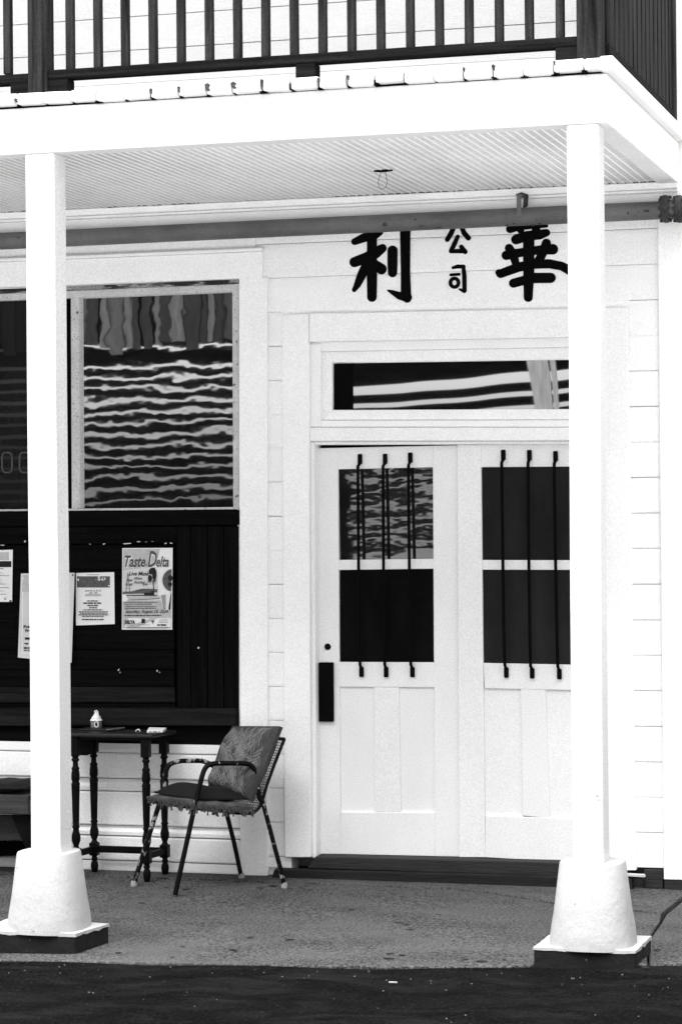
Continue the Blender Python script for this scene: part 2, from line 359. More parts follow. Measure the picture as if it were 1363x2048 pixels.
# ------------------------------------------------------------------ doors
def door_leaf(out, panes, panels, y, pane_mats, label):
    T = .042
    xs = lambda p: p[0]
    gg = G()
    (TL, TR, BR, BL) = out
    lerp = lambda a, b, t: (a[0]+(b[0]-a[0])*t, a[1]+(b[1]-a[1])*t)
    def xat(edge, yy):                          # x on the leaf's left / right edge at height yy
        a, b = (TL, BL) if edge == 0 else (TR, BR); t = (yy-a[1])/(b[1]-a[1]); return a[0]+(b[0]-a[0])*t
    u, l = panes
    # stiles
    gg.prism(pq([TL, (u[0][0], lerp(TL, TR, .15)[1]), (panels[0][3][0], BL[1]+.3), BL], y), (0, T, 0))
    gg.prism(pq([(u[1][0], lerp(TL, TR, .83)[1]), TR, BR, (panels[1][2][0], BR[1]-1)], y), (0, T, 0))
    e = .0015
    # top rail, middle bar, lock rail, muntin, bottom rail
    gg.prism(pq([(u[0][0], lerp(TL, TR, .15)[1]), (u[1][0], lerp(TL, TR, .83)[1]), u[1], u[0]], y+e), (0, T-e, 0))
    gg.prism(pq([u[3], u[2], l[1], l[0]], y+e), (0, T-e, 0))
    gg.prism(pq([l[3], l[2], panels[1][1], panels[0][0]], y+e), (0, T-e, 0))
    gg.prism(pq([panels[0][1], panels[1][0], panels[1][3], panels[0][2]], y+e*2), (0, T-e*2, 0))
    gg.prism(pq([panels[0][3], panels[1][2], (panels[1][2][0], BR[1]-1), (panels[0][3][0], BL[1]+.3)], y+e), (0, T-e, 0))
    d = gg.build('door', M_DOOR, B, bevel=.0022)
    d['label'] = label
    for q, mm in zip(panes, pane_mats):         # the old panes sit slightly tipped in their putty
        cx = sum(p[0] for p in q)/4; cy = sum(p[1] for p in q)/4; tip = .006 if mm is M_GLASSM else 0
        e4 = [(cx+(a-cx)*1.04, cy+(b-cy)*1.04) for a, b in q]
        G().face([at(a, b, y+.014+(-tip if b < cy else tip)) for a, b in e4]).build('pane', mm, d)
    for q in panels:
        cx = sum(p[0] for p in q)/4; cy = sum(p[1] for p in q)/4
        pp = pq([(cx+(a-cx)*1.03, cy+(b-cy)*1.01) for a, b in q], y+.013)
        G().prism(pp, (0, .012, 0)).build('panel', M_DOOR, d)
    return d
YL, YR = .078, .058
dl = door_leaf([(632.5, 896.5), (914.5, 890.5), (918.5, 1713.5), (636.5, 1708)],
     ([(675.8, 938.7), (864.6, 934.5), (866, 1117.5), (676.6, 1120)], [(677, 1140), (867, 1137.5), (868, 1324.7), (678, 1324)]),
     ([(679, 1374), (747.5, 1374.5), (748.5, 1624), (680.8, 1624)], [(797, 1375), (868.3, 1375), (869, 1625), (801.5, 1625)]), YL, (M_GLASSM, M_GLASSK),
     'sagging door leaf with a black pull plate')
drr = door_leaf([(913.5, 889.5), (1199, 888), (1203, 1727), (917.5, 1714.5)],
     ([(961, 934.4), (1158, 933), (1160, 1120.5), (963, 1120)], [(964, 1139.5), (1160, 1140), (1162, 1330), (965.7, 1326)]),
     ([(968, 1377), (1040, 1378.5), (1044, 1631.5), (969.5, 1631)], [(1090, 1379.5), (1163, 1381), (1166, 1638), (1098.5, 1636.5)]), YR, (M_GLASSD, M_GLASSD),
     'door leaf with grey curtained panes')
def bar(d, xt, yt, xb, yb, y):
    a = at(xt, yt, y-.004); b = at(xb, yb, y-.004); gg = G(); off = Vector((0, -.028, 0)); ax = (b-a).normalized()
    jx = random.uniform(-.002, .002)
    for e, s in ((a, 1), (b, -1)):
        p0 = e; p1 = e+ax*s*.050
        w = .0115
        gg.prism([p0+Vector((-w*.8, 0, 0)), p0+Vector((w*.8, 0, 0)), p0+Vector((w, 0, 0))+ax*s*.006, p1+Vector((w, 0, 0)), p1+Vector((-w, 0, 0)), p0+Vector((-w, 0, 0))+ax*s*.006], (0, -.007, 0))
    q = [a+ax*.046+Vector((0, -.004, 0)), a+ax*.062+Vector((-.003+jx, -.024, 0))] + [a+(b-a)*t+Vector((-.004, -.028, 0)) for t in (.18, .5, .82)] + [b-ax*.062+Vector((-.003-jx, -.024, 0)), b-ax*.046+Vector((0, -.004, 0))]
    gg.tube(q, .0082, 8); return gg.build('security_bar', M_BLACK, d, bevel=.0008, smooth=True)
for v in ((719.6, 908, 722.8, 1354), (769.8, 907.5, 772, 1354.5), (820, 905, 824.5, 1354.5)): bar(dl, *v, YL)
for v in ((1005.7, 899.5, 1012, 1355.6), (1057.8, 900, 1063.6, 1357), (1110, 902, 1118, 1358.6)): bar(drr, *v, YR)
slab([(636.4, 1325), (665.3, 1325), (665.8, 1443.6), (637.2, 1443.6)], YL-.022, YL-.001).build('pull_plate', M_BLACK, dl, bevel=.004, seg=2)
c = at(654.4, 1293.5, YL-.006); g = G()
g.prism([c+Vector((math.cos(a*math.pi/10)*.0165, 0, math.sin(a*math.pi/10)*.0165)) for a in range(20)], (0, .006, 0)); g.build('lock', M_BLACK, dl, bevel=.001)
# doorstep planks
slab([(630, 1713), (1230, 1728), (1232, 1757), (614, 1737)], -.035, .12).build('doorstep_plank', M_BARE, B, bevel=.006, seg=2)
g = G(); a = at(548, 1738, -.062); b = at(1262, 1757, -.062); c = at(1264, 1779, -.062); dd = at(540, 1757, -.062)
g.prism([a, b, c+Vector((0, 0, -.02)), dd+Vector((0, 0, -.02))], (0, .055, 0)); g.build('doorstep_plank', mat('dark worn plank', .008, .8, .5, 4, HG, .2, 120, .5, 12, HG), B, bevel=.006, seg=2)
slab([(1246, 1748), (1286, 1750), (1288, 1754.5), (1246, 1752)], -.066, -.03).build('paint_strip', M_P3, B)
# ------------------------------------------------------------------ painted characters (brush strokes lying on the clapboards)
def strokes(cx, cy, s, lst, ring=None):
    gg = G(); yy = -.0036
    for st in lst:
        yy -= .00006
        pts = [(p[0], p[1], p[2]) for p in st]
        out = []
        fine = []
        for i in range(len(pts)-1):             # resample along the stroke
            for j in range(8):
                t = j/8; fine.append(tuple(pts[i][q]+(pts[i+1][q]-pts[i][q])*t for q in range(3)))
        fine.append(pts[-1])
        # union of discs and joining quads
        for (x, y, r) in (fine[0], fine[-1]) + tuple(pts[1:-1]):
            gg.face([at(cx+(x+r*math.cos(a*math.pi/9))*s, cy+(y+r*math.sin(a*math.pi/9))*s, yy) for a in range(18)])
        yy -= .00003
        for (x0, y0, q0), (x1, y1, q1) in zip(pts, pts[1:]):
            L = math.hypot(x1-x0, y1-y0) or 1; nx, ny = -(y1-y0)/L, (x1-x0)/L
            gg.face([at(cx+X*s, cy+Yp*s, yy) for X, Yp in ((x0+nx*q0, y0+ny*q0), (x1+nx*q1, y1+ny*q1), (x1-nx*q1, y1-ny*q1), (x0-nx*q0, y0-ny*q0))])
    if ring:
        x, y, rx, ry, hx, hy = ring; n = 24
        for a in range(n):
            t0, t1 = 2*math.pi*a/n, 2*math.pi*(a+1)/n
            gg.face([at(cx+(x+p*math.cos(t))*s, cy+(y+q*math.sin(t))*s, yy) for p, q, t in ((rx, ry, t0), (rx, ry, t1), (hx, hy, t1), (hx, hy, t0))])
    return gg.build('painted_character', M_INK, B)
strokes(680, 420, .20543, [
    [(380, 215, 38), (330, 245, 45), (230, 270, 44), (140, 308, 34)],
    [(138, 508, 50), (260, 462, 52), (340, 420, 56), (410, 372, 42)],
    [(308, 150, 48), (308, 420, 49), (308, 640, 50), (308, 848, 47)],
    [(275, 500, 50), (215, 620, 46), (165, 730, 34), (135, 778, 22)],
    [(330, 520, 42), (400, 575, 53)],
    [(508, 395, 50), (508, 520, 50), (508, 610, 46)],
    [(632, 120, 54), (632, 300, 50), (634, 620, 46), (638, 800, 50), (650, 862, 42)],
    [(650, 850, 48), (575, 835, 38), (505, 800, 22), (464, 783, 9)]])
strokes(680, 420, .20543, [
    [(1110, 150, 24), (1078, 225, 26), (1040, 288, 24)], [(1170, 150, 20), (1205, 225, 26), (1245, 272, 26)],
    [(1142, 258, 20), (1110, 330, 24), (1076, 400, 22)], [(1076, 402, 20), (1150, 400, 22), (1205, 402, 20)], [(1176, 358, 22), (1215, 408, 23)]])
strokes(680, 420, .20543, [
    [(1096, 562, 15), (1140, 550, 20), (1200, 552, 20)], [(1196, 550, 20), (1206, 640, 22), (1208, 785, 22)], [(1205, 790, 20), (1160, 772, 10)],
    [(1074, 632, 14), (1155, 626, 15)]], (1110, 708, 58, 60, 20, 24))
strokes(960, 370, .19076, [
    [(310, 462, 44), (400, 440, 36), (560, 425, 34), (690, 428, 20)],
    [(400, 380, 40), (420, 470, 40)], [(590, 380, 44), (580, 470, 44)],
    [(372, 572, 52), (480, 535, 52), (620, 520, 52), (690, 500, 40)],
    [(300, 662, 46), (345, 740, 48), (372, 830, 40)],
    [(270, 738, 50), (400, 712, 46), (620, 680, 46), (758, 674, 56)],
    [(690, 610, 48), (650, 720, 46), (600, 810, 48)],
    [(192, 918, 36), (210, 930, 46), (400, 860, 50), (560, 830, 48), (720, 826, 48), (850, 850, 46), (960, 910, 50)],
    [(345, 1030, 48), (460, 998, 48), (560, 975, 54), (735, 974, 54)],
    [(505, 540, 60), (505, 900, 58), (500, 1180, 47)]])
# ------------------------------------------------------------------ crown moulding under the porch ceiling
G().box(-3.2, 1.70, -.066, -.001, 3.352, 3.386).build('crown_moulding', M_TRIM, B, bevel=.004)
G().box(-3.2, 1.70, -.050, -.001, 3.338, 3.351).build('crown_moulding', M_TRIM, B, bevel=.004)
G().box(-3.2, 1.70, -.036, -.001, 3.262, 3.337).build('crown_moulding', M_TRIM, B, bevel=.004)
g = G()
random.seed(21)
for a, b in ((9, 27), (40, 52), (215, 230), (276, 292), (305, 322), (338, 388), (395, 398), (663, 690), (690, 737), (742, 768), (772, 800), (805, 830), (834, 868), (872, 898), (905, 927), (1270, 1300), (1302, 1316)):
    t = (a-9)/1339; p0 = at(a, 428.6-63.6*t, -.07); p1 = at(b, 428.6-63.6*(b-9)/1339, -.07)
    h = random.uniform(.002, .004)
    g.box(p0.x, p1.x, -.068, -.06, 3.3865, 3.3875+h)
for px in list(range(950, 1130, 22)) + [1215, 1232, 1248, 1265, 1330, 1347]:
    p = at(px, 428.6-63.6*(px-9)/1339, -.07); g.box(p.x, p.x+random.uniform(.004, .009), -.068, -.06, 3.385, 3.390)
g.build('open_joint', M_DARK, B)
# ------------------------------------------------------------------ shop window
WY = .012
wo = [(-120, 583), (477.5, 557.8), (480, 1020), (-120, 1024)]
zt0, zt1 = at(300, 566).z, 1.846
win = G().box(-3.2, -.534, .05, .15, zt0-.004, zt0+.03).build('shop_window', M_BARE, B)
G().prism(pq([(-120, 583.8), (477.0, 558.6), (477.2, 567), (-120, 591.5)], WY), (0, .05, 0)).build('frame_head', mat('peeling head board', .25, .8, .4, 10, (1, 1, 1), .3, 100, .4, 20, (1, 1, 1), [(22, .48, .06, .015, (.35, 1, 1.6))]), win, bevel=.003)
G().prism(pq([(-120, 592.0), (466, 567.8), (466, 583), (-120, 606.5)], WY+.008), (0, .05, 0)).build('frame_rail', M_WORN, win, bevel=.003)
G().prism(pq([(464, 568), (477.4, 567.4), (477.5, 1016), (466, 1016.5)], WY+.004), (0, .055, 0)).build('frame_stile', M_WORN, win, bevel=.003)
G().prism(pq([(-120, 1020), (478.3, 1014), (478.8, 1018.8), (-120, 1024)], WY+.002), (0, .055, 0)).build('frame_sill', M_WORN, win, bevel=.002)
G().prism(pq([(141.5, 592), (158.3, 591), (160.5, 1017.5), (143.5, 1018)], WY+.012), (0, .05, 0)).build('frame_stile', M_WORN, win, bevel=.003)
G().prism(pq([(139.0, 592), (141.0, 592), (143.0, 1018), (140.2, 1018)], WY+.03), (0, .03, 0)).build('frame_gap', M_DARK, win)
G().prism(pq([(60, 598), (84, 597), (86, 1019), (62, 1019)], WY+.012), (0, .05, 0)).build('frame_stile', M_WORN, win, bevel=.003)
pY = .055
n = 1
G().face(pq([(158, 586), (466, 572), (468, 1016), (160, 1019)], pY)).build('pane', M_GLASSW, win)
G().face(pq([(-120, 604), (62, 596), (64, 1020), (-120, 1023)], pY)).build('pane', M_GLASSL, win)
def arc_strip(pts, w, Y):                       # ribbon along a pixel path lying on a plane
    gg = G()
    for (x0, y0), (x1, y1) in zip(pts, pts[1:]):
        L = math.hypot(x1-x0, y1-y0) or 1; nx, ny = -(y1-y0)/L*w/2, (x1-x0)/L*w/2
        gg.face(pq([(x0+nx, y0+ny), (x1+nx, y1+ny), (x1-nx, y1-ny), (x0-nx, y0-ny)], Y))
    return gg
def oval(cx, cy, rx, ry, gap=0):
    pts = []
    for a in range(25):
        t = R_(gap)+(2*math.pi-2*R_(gap))*a/24; c_, s_ = math.cos(t), math.sin(t); q = (abs(c_)**4+abs(s_)**4)**-.25
        pts.append((cx+rx*q*c_, cy+ry*q*s_))
    return pts
for pts in (oval(14.5, 925, 10, 20), oval(50, 925, 10.5, 20, 38)): arc_strip(pts, 3.2, pY-.002).build('gilt_letter', M_ETCH, win)
# ------------------------------------------------------------------ lower cladding under the notice board
def profile_board(prof, x0, x1, name='cladding_board', material=M_WALL):
    G().prism([(x0, y, z) for y, z in prof], (x1-x0, 0, 0)).build(name, material, B)
X0, X1 = -3.2, -.535
profile_board([(.04, .605), (-.004, .605), (-.006, .612), (-.006, .652), (.04, .652)], X0, X1)
profile_board([(.04, .474), (-.0, .474), (-.004, .480), (-.002, .594), (.003, .601), (.04, .601)], X0, X1)
profile_board([(.04, .408), (.0, .408), (-.005, .412), (-.005, .430), (.004, .436), (.016, .444), (.010, .458), (.002, .470), (.04, .470)], X0, X1)
profile_board([(.04, .234), (.0, .234), (-.003, .24), (-.001, .395), (.004, .404), (.04, .404)], X0, X1)
profile_board([(.04, .180), (.0, .180), (-.005, .184), (-.005, .200), (.008, .210), (.012, .218), (.002, .230), (.04, .230)], X0, X1)
profile_board([(.04, .056), (-.002, .056), (-.004, .062), (-.001, .168), (.004, .176), (.04, .176)], X0, X1)
profile_board([(.04, .002), (-.006, .002), (-.008, .01), (-.006, .048), (.04, .050)], X0, X1)
G().box(X0, X1, -.022, .03, -.06, -.002).build('base_board', M_BARE, B, bevel=.004)

# ================================================================== NOTICE BOARD
NB = thing('notice_board', 'black stained plank notice board filling the space under the shop window', 'notice board', (-1.3, 0, .655))
def nb(pxs, y0, y1, name, material, bev=.003): return slab(pxs, y0, y1).build(name, material, NB, bevel=bev)
nb([(-140, 1024.5), (477.5, 1020), (477.8, 1050), (-140, 1054)], .000, .045, 'rail', M_BOARDH)
nb([(-140, 1054.6), (352, 1053), (352, 1087), (-140, 1089)], .012, .045, 'rail', M_BOARDH)
for a, b in ((353, 381), (382, 414), (415, 447), (448, 477)):
    nb([(a, 1052.5), (b-.4, 1052), (b, 1416.5), (a+.5, 1416.5)], .010+random.uniform(0, .004), .045, 'upright_plank', M_BOARDV)
nb([(-140, 1417.5), (470, 1417), (471, 1451.5), (-140, 1452)], -.032, .045, 'ledge', M_BOARDG)
nb([(-140, 1452.8), (474, 1452.2), (475, 1488.5), (-140, 1488)], .002, .045, 'rail', M_BOARDH)
ys = [1089.5, 1140, 1193, 1246, 1300, 1340, 1374]
for a, b in zip(ys, ys[1:]):
    nb([(-140, a+.4), (348, a), (349, b-.7), (-140, b-.3)], .026+random.uniform(-.001, .002), .045, 'plank', M_BOARDH)
nb([(-140, 1374.4), (349, 1374.2), (350, 1405), (-140, 1405.5)], .024, .045, 'plank', M_BOARDG)
nb([(-140, 1406), (350, 1405.6), (350, 1416.8), (-140, 1416.8)], .034, .045, 'plank', M_BOARDH)
for x, y, w, h, a in ((50, 1083, 4, 5, .6), (180, 1088.5, 5, 2.2, .2), (208, 1088, 6, 2.6, -.3), (254, 1087.3, 24, 2.6, -.06), (277, 1083.5, 9, 2.5, 0), (292, 1084, 6, 1.6, 0), (305, 1083, 5, 2, .1),
                      (331, 1087, 6, 2.6, -.5), (342, 1086.5, 7, 2.6, .1), (237, 1340, 3, 6, .5), (240, 1345, 3, 4, .2), (314, 1342, 3, 5, .3), (319, 1345, 3, 3, -.3), (396.5, 1296, 4.5, 5, .4),
                      (5, 1090.5, 12, 2, 0), (372, 1417, 10, 1.2, 0)):
    ca, sa = math.cos(a), math.sin(a)
    G().prism(pq([(x+(u*ca-v*sa), y+(u*sa+v*ca)) for u, v in ((-w*.36, -h*.36), (w*.3, -h*.42), (w*.36, h*.2), (-w*.2, h*.36))], .002 if y < 1400 else -.006), (0, .004, 0)).build('paper_scrap', M_PAPERG if w*h > 14 else M_P2, NB)

# ================================================================== POSTERS
def text_mesh(body, size, bold=0.0, shear=0.0):
    cu = bpy.data.curves.new('t', 'FONT'); cu.body = body; cu.size = 1.0; cu.offset = bold; cu.shear = shear; cu.align_x = 'LEFT'; cu.resolution_u = 2
    ob = bpy.data.objects.new('t', cu); COL.objects.link(ob); bpy.context.view_layer.update()
    dg = bpy.context.evaluated_depsgraph_get(); me = bpy.data.meshes.new_from_object(ob.evaluated_get(dg))
    vs = [v.co.copy() for v in me.vertices]; fs = [tuple(p.vertices) for p in me.polygons]
    bpy.data.objects.remove(ob); bpy.data.curves.remove(cu); bpy.data.meshes.remove(me)
    return vs, fs
class Sheet:                                    # a sheet of paper measured by its outline in an enlargement (origin cx, cy, scale s)
    def __init__(s, name, label, cat, cx, cy, sc, Y, group, curl=0.0, paper=M_PAPER, outline=None):
        s.c = (cx, cy, sc); s.Y = Y; s.k = 0; s.curl = curl
        pts = outline; s.bb = (min(p[0] for p in pts), max(p[0] for p in pts), min(p[1] for p in pts), max(p[1] for p in pts))
        TL, TR, BR, BL = pts[:4] if len(pts) == 4 else (pts[0], pts[1], pts[2], pts[3])
        s.q = (TL, TR, BR, BL)
        c = s.P((TL[0]+TR[0]+BR[0]+BL[0])/4, max(BL[1], BR[1]))
        s.o = thing(name, label, cat, c, group)
        def fn(u, v):
            x = (TL[0]*(1-u)+TR[0]*u)*(1-v)+(BL[0]*(1-u)+BR[0]*u)*v; y = (TL[1]*(1-u)+TR[1]*u)*(1-v)+(BL[1]*(1-u)+BR[1]*u)*v
            return s.P(x, y)
        G().grid(fn, 12, 16).build('sheet', paper, s.o, smooth=True)
    def P(s, x, y, lift=0.0):
        u = (x-s.bb[0])/(s.bb[1]-s.bb[0]); v = (y-s.bb[2])/(s.bb[3]-s.bb[2])
        d = s.curl*(abs(u-.45)**2*1.6 + .35*max(0, v-.6)**2 + .10*math.sin(v*5))
        return at(s.c[0]+x*s.c[2], s.c[1]+y*s.c[2], s.Y-d-lift)
    def lay(s, name, polys, material):
        s.k += 1; gg = G(); L = .0006+.00022*s.k
        for p in polys: gg.face([s.P(x, y, L) for x, y in p])
        return gg.build(name, material, s.o)
    def rect(s, name, x0, y0, x1, y1, material): return s.lay(name, [[(x0, y0), (x1, y0), (x1, y1), (x0, y1)]], material)
    def text(s, body, x0, x1, base, h, material, bold=.0, shear=0.0, slope=0.0, name='lettering'):
        vs, fs = text_mesh(body, 1, bold, shear)
        a, b = min(v.x for v in vs), max(v.x for v in vs); t = max(v.y for v in vs)
        s.k += 1; L = .0006+.00022*s.k
        gg = G(); gg.add([s.P(x0+(v.x-a)/(b-a)*(x1-x0), base-v.y/t*h+slope*(v.x-a)/(b-a)*(x1-x0), L) for v in vs], fs); return gg.build(name, material, s.o)
    def lines(s, x0, x1, ys, h, material, align='c'):
        polys = []
        for y in ys:
            w = (x1-x0)*random.uniform(.72, 1); xa = x0+((x1-x0)-w)/2 if align == 'c' else x0; x = xa
            while x < xa+w-4:
                l = random.uniform(2.2, 7)*h*.6; polys.append([(x, y-h/2), (min(x+l, xa+w), y-h/2), (min(x+l, xa+w), y+h/2), (x, y+h/2)]); x += l+h*.5
        s.lay('small_print', polys, material)
ell = lambda cx, cy, rx, ry, a0=0, a1=360, n=20: [(cx+rx*math.cos(R_(a0+(a1-a0)*i/n)), cy+ry*math.sin(R_(a0+(a1-a0)*i/n))) for i in range(n if a1-a0 == 360 else n+1)]
GP = 'papers pinned to the black notice board'
p = Sheet('poster', 'tall event poster with palm tree, boat and guitar, topmost lettering Taste Delta', 'poster', 230, 1080, .0954, .0215, GP, .006, M_PAPER, [(155, 170), (1210, 165), (1200, 1880), (145, 1880)])
p.lay('picture', [[(172, 190), (945, 188), (900, 360), (800, 560), (165, 640)]], M_P3)
p.lay('picture', [[(165, 640), (800, 560), (880, 640), (905, 1100), (880, 1150), (160, 1150)]], M_PAPERG)
p.lay('picture', [[(160, 1290), (960, 1260), (1010, 1480), (1180, 1490), (1175, 1850), (160, 1850)]], M_P3)
p.rect('picture', 190, 1640, 1170, 1822, M_PAPER)
for dx, mm, bo in ((0, M_PAPER, .07), (1, M_P4, .028)):
    p.text('Taste', 205, 640, 560, 235, mm, bo, .35, 0); p.text('of', 610, 690, 545, 70, mm, bo*.6, .3); p.text('D', 690, 880, 560, 330, mm, bo*.8, .25); p.text('elta', 865, 1130, 555, 215, mm, bo, .3)
p.text('Live Music', 290, 735, 745, 85, M_PK, .02, .35); p.text('Beer', 240, 380, 868, 62, M_P4, .02, .3); p.text('Wine', 410, 570, 832, 62, M_P4, .02, .3)
p.text('Great', 222, 372, 955, 62, M_P4, .02, .3); p.text('Auction', 392, 635, 912, 62, M_P4, .02, .3)
p.lay('picture', [[(228, 1085), (238, 1085), (272, 690), (264, 690)], [(306, 1085), (316, 1085), (280, 690), (270, 690)], [(225, 1005), (315, 1005), (315, 1013), (225, 1013)], [(245, 860), (298, 860), (298, 868), (245, 868)]], M_P4)
p.lay('picture', [[(160, 1085), (330, 1080), (550, 1022), (700, 1020), (890, 1035), (880, 1090), (610, 1120), (160, 1130)]], M_P4)
p.lay('picture', [[(235, 1158), (320, 1170), (600, 1175), (940, 1185), (930, 1225), (600, 1250), (300, 1245), (262, 1215)]], M_P3)
p.lay('picture', [[(235, 1150), (890, 1155), (890, 1172), (235, 1166)], [(610, 1075), (820, 1070), (822, 1150), (610, 1152)], [(250, 1258), (600, 1246), (940, 1215), (945, 1225), (600, 1256), (260, 1268)]], M_PK)
p.lay('picture', [ell(735, 800, 44, 62), ell(825, 720, 44, 130), [(705, 650), (745, 590), (835, 575), (850, 680), (790, 690), (760, 730), (715, 700)], [(785, 850), (800, 850), (825, 1040), (805, 1040)]] +
      [[(775, 862), (775+math.cos(R_(a))*60, 862+math.sin(R_(a))*45-18), (775+math.cos(R_(a))*112, 862+math.sin(R_(a))*95+14), (775+math.cos(R_(a))*60, 862+math.sin(R_(a))*45+4)] for a in (-15, 20, 55, 95, 130, 165, 195, 225)] +
      [[(630, 930), (630+math.cos(R_(a))*35, 925+math.sin(R_(a))*26-10), (630+math.cos(R_(a))*66, 930+math.sin(R_(a))*55+8)] for a in (-10, 40, 90, 140, 190)], M_PK)
p.lay('picture', [[(1185, 605)] + ell(1205, 845, 210, 235, 262, 98, 18) + [(1175, 1085)]], M_P4)
p.lay('picture', [ell(1160, 800, 50, 62), ell(1155, 930, 42, 50), [(1172, 1105), (1185, 1110), (1160, 1480), (1120, 1450), (1128, 1380)]], M_PK)
p.lay('picture', [[(968, 1160), (1058, 1140), (1060, 1450), (1010, 1455)]], M_P2)
p.lines(200, 900, (1305, 1345, 1390, 1432), 16, M_P4, 'l')
p.text('Saturday, August 10, 2024', 215, 1120, 1530, 72, M_PK, .008, .4); p.lines(205, 1130, (1582,), 20, M_PK, 'l')
p.text('DELTA', 208, 420, 1760, 78, M_PK, .05); p.rect('picture', 555, 1652, 630, 1742, M_PK); p.lay('picture', [ell(793, 1705, 32, 22), [(786, 1720), (800, 1720), (798, 1765), (788, 1765)]], M_P4)
p.lines(890, 1140, (1675, 1720), 15, M_P2); p.lines(885, 1140, (1782,), 30, M_PK, 'l'); p.lines(455, 740, (1778,), 12, M_P2); p.lines(215, 430, (1795,), 10, M_P2); p.lines(200, 1160, (1838,), 12, M_P4)
p = Sheet('flyer', 'small white yard sale flyer with dark banner beside the tall poster', 'flyer', 0, 1080, .17608, .0195, GP, .004, M_PAPER, [(865, 375), (1298, 365), (1305, 955), (865, 970)])
p.rect('picture', 876, 412, 1250, 540, M_P4)
p.lay('picture', [ell(919, 450, 40, 20)] + [ell(x, y, rx, ry) for x, y, rx, ry in ((932, 520, 20, 18), (1024, 514, 18, 16), (1080, 516, 26, 18), (1151, 516, 17, 17), (1225, 520, 24, 8))] + [[(905, 540), (935, 495), (952, 540)]], M_PAPER)
for ch, a, b, base, h in (('Y', 955, 1003, 470, 56), ('A', 1012, 1038, 465, 40), ('R', 1040, 1060, 462, 40), ('D', 1072, 1094, 458, 42), ('S', 1112, 1140, 458, 46), ('A', 1148, 1164, 460, 30), ('L', 1166, 1180, 458, 40), ('E', 1184, 1200, 452, 26)):
    p.text(ch, a, b, base, h, M_PAPER, .04)
p.text('June 20, 21, 22, 23', 970, 1152, 583, 18, M_PK, .02); p.text('8:00 - 3:00', 1015, 1108, 607, 14, M_PK, .02)
p.lines(940, 1180, (618, 632), 7, M_P2); p.lines(980, 1128, (692,), 12, M_P4); p.lines(930, 1175, (717,), 14, M_PK); p.lines(985, 1128, (744,), 13, M_PK); p.lines(1015, 1102, (769,), 12, M_PK)
p.lines(915, 1200, (793,), 11, M_P4); p.lines(880, 1245, (815, 832, 850), 10, M_P4); p.lines(925, 1190, (868,), 10, M_P4); p.lines(888, 1232, (903,), 12, M_PK); p.lines(985, 1135, (393,), 7, M_P2)
p = Sheet('poster', 'curled pale grey poster mostly hidden behind the porch post', 'poster', 0, 1080, .17608, .018, GP, .05, M_PAPERG, [(240, 380), (850, 372), (815, 1395), (205, 1335)])
p.lay('picture', [[(262, 400), (600, 400), (560, 590), (255, 585)]], M_P3)
p.lay('picture', [[(x, y), (x+random.uniform(8, 22), y+random.uniform(-6, 12)), (x+random.uniform(4, 16), y+random.uniform(12, 30))] for x, y in [(random.uniform(268, 420), random.uniform(400, 560)) for _ in range(34)]], M_P4)
p.lay('picture', [[(262, 420), (270, 420), (262, 700), (258, 1290), (250, 1290), (250, 700)], [(258, 1280), (780, 1300), (780, 1308), (258, 1288)]], M_PAPER)
p.text('Free ADMISSION', 270, 660, 1002, 36, M_PK, .05, 0, -.04); p.text('Free PARKING', 290, 620, 1045, 34, M_PK, .05, 0, -.04)
p.rect('picture', 285, 1106, 500, 1132, M_PK)
p.lay('picture', [ell(303, 1170, 25, 18, 0, 180, 10), ell(368, 1172, 26, 24)], M_PK); p.lay('picture', [ell(370, 1172, 14, 12)], M_PAPER)
p.lines(272, 520, (1220, 1232, 1254), 12, M_P4, 'l')
p.lay('pin', [ell(828, 398, 9, 11)], M_PK)
p = Sheet('notice', 'white typed notice with black heading band cut off by the photo edge', 'notice', 0, 1080, .17608, .0205, GP, .004, M_PAPER, [(-350, 125), (148, 110), (140, 703), (-350, 700)])
p.rect('picture', -340, 138, 104, 228, M_P3); p.lay('picture', [[(x, y), (x+24, y-9), (x+40, y+3), (x+15, y+9)] for x, y in [(random.uniform(-330, 60), random.uniform(160, 222)) for _ in range(26)]], M_P4)
p.rect('picture', -345, 240, 131, 308, M_PK); p.text('tos', 0, 42, 274, 26, M_PAPER, .04)
p.lines(-330, 60, (326,), 9, M_P4); p.lines(-330, 120, (345, 365, 385, 430, 455, 480, 560, 580), 5, M_P2, 'l'); p.lines(-330, 112, (405, 500, 540, 615), 6, M_P4); p.lay('picture', [ell(62, 668, 13, 14)], M_P4); p.lay('picture', [ell(62, 668, 7, 8)], M_PAPER); p.lay('pin', [[(106, 685), (132, 682), (134, 700), (110, 703)]], M_PK)

# ================================================================== PORCH
PY = -1.975                                     # front face of posts and beam
PR = thing('porch_roof', 'white porch roof with beam, beadboard ceiling and scalloped tile edge', 'porch roof', (.4, -1, 3.37))
XR = 1.705
bmg = G(); bmg.box(-3.2, XR, PY-.006, PY+.10, 3.374, 3.572); bmg.build('front_beam', M_BEAM, PR, bevel=.006, seg=2)
G().box(XR-.10, XR-.001, PY+.101, -.034, 3.376, 3.572).build('side_beam', M_BEAM, PR, bevel=.006, seg=2)
G().box(XR-.02, XR+.036, PY-.062, -.034, 3.574, 3.632).build('side_cornice', M_BEAM, PR, bevel=.008, seg=2)
G().box(-3.2, XR-.03, PY+.004, -.06, 3.574, 3.612).build('deck', M_DARK, PR)
x = -3.1
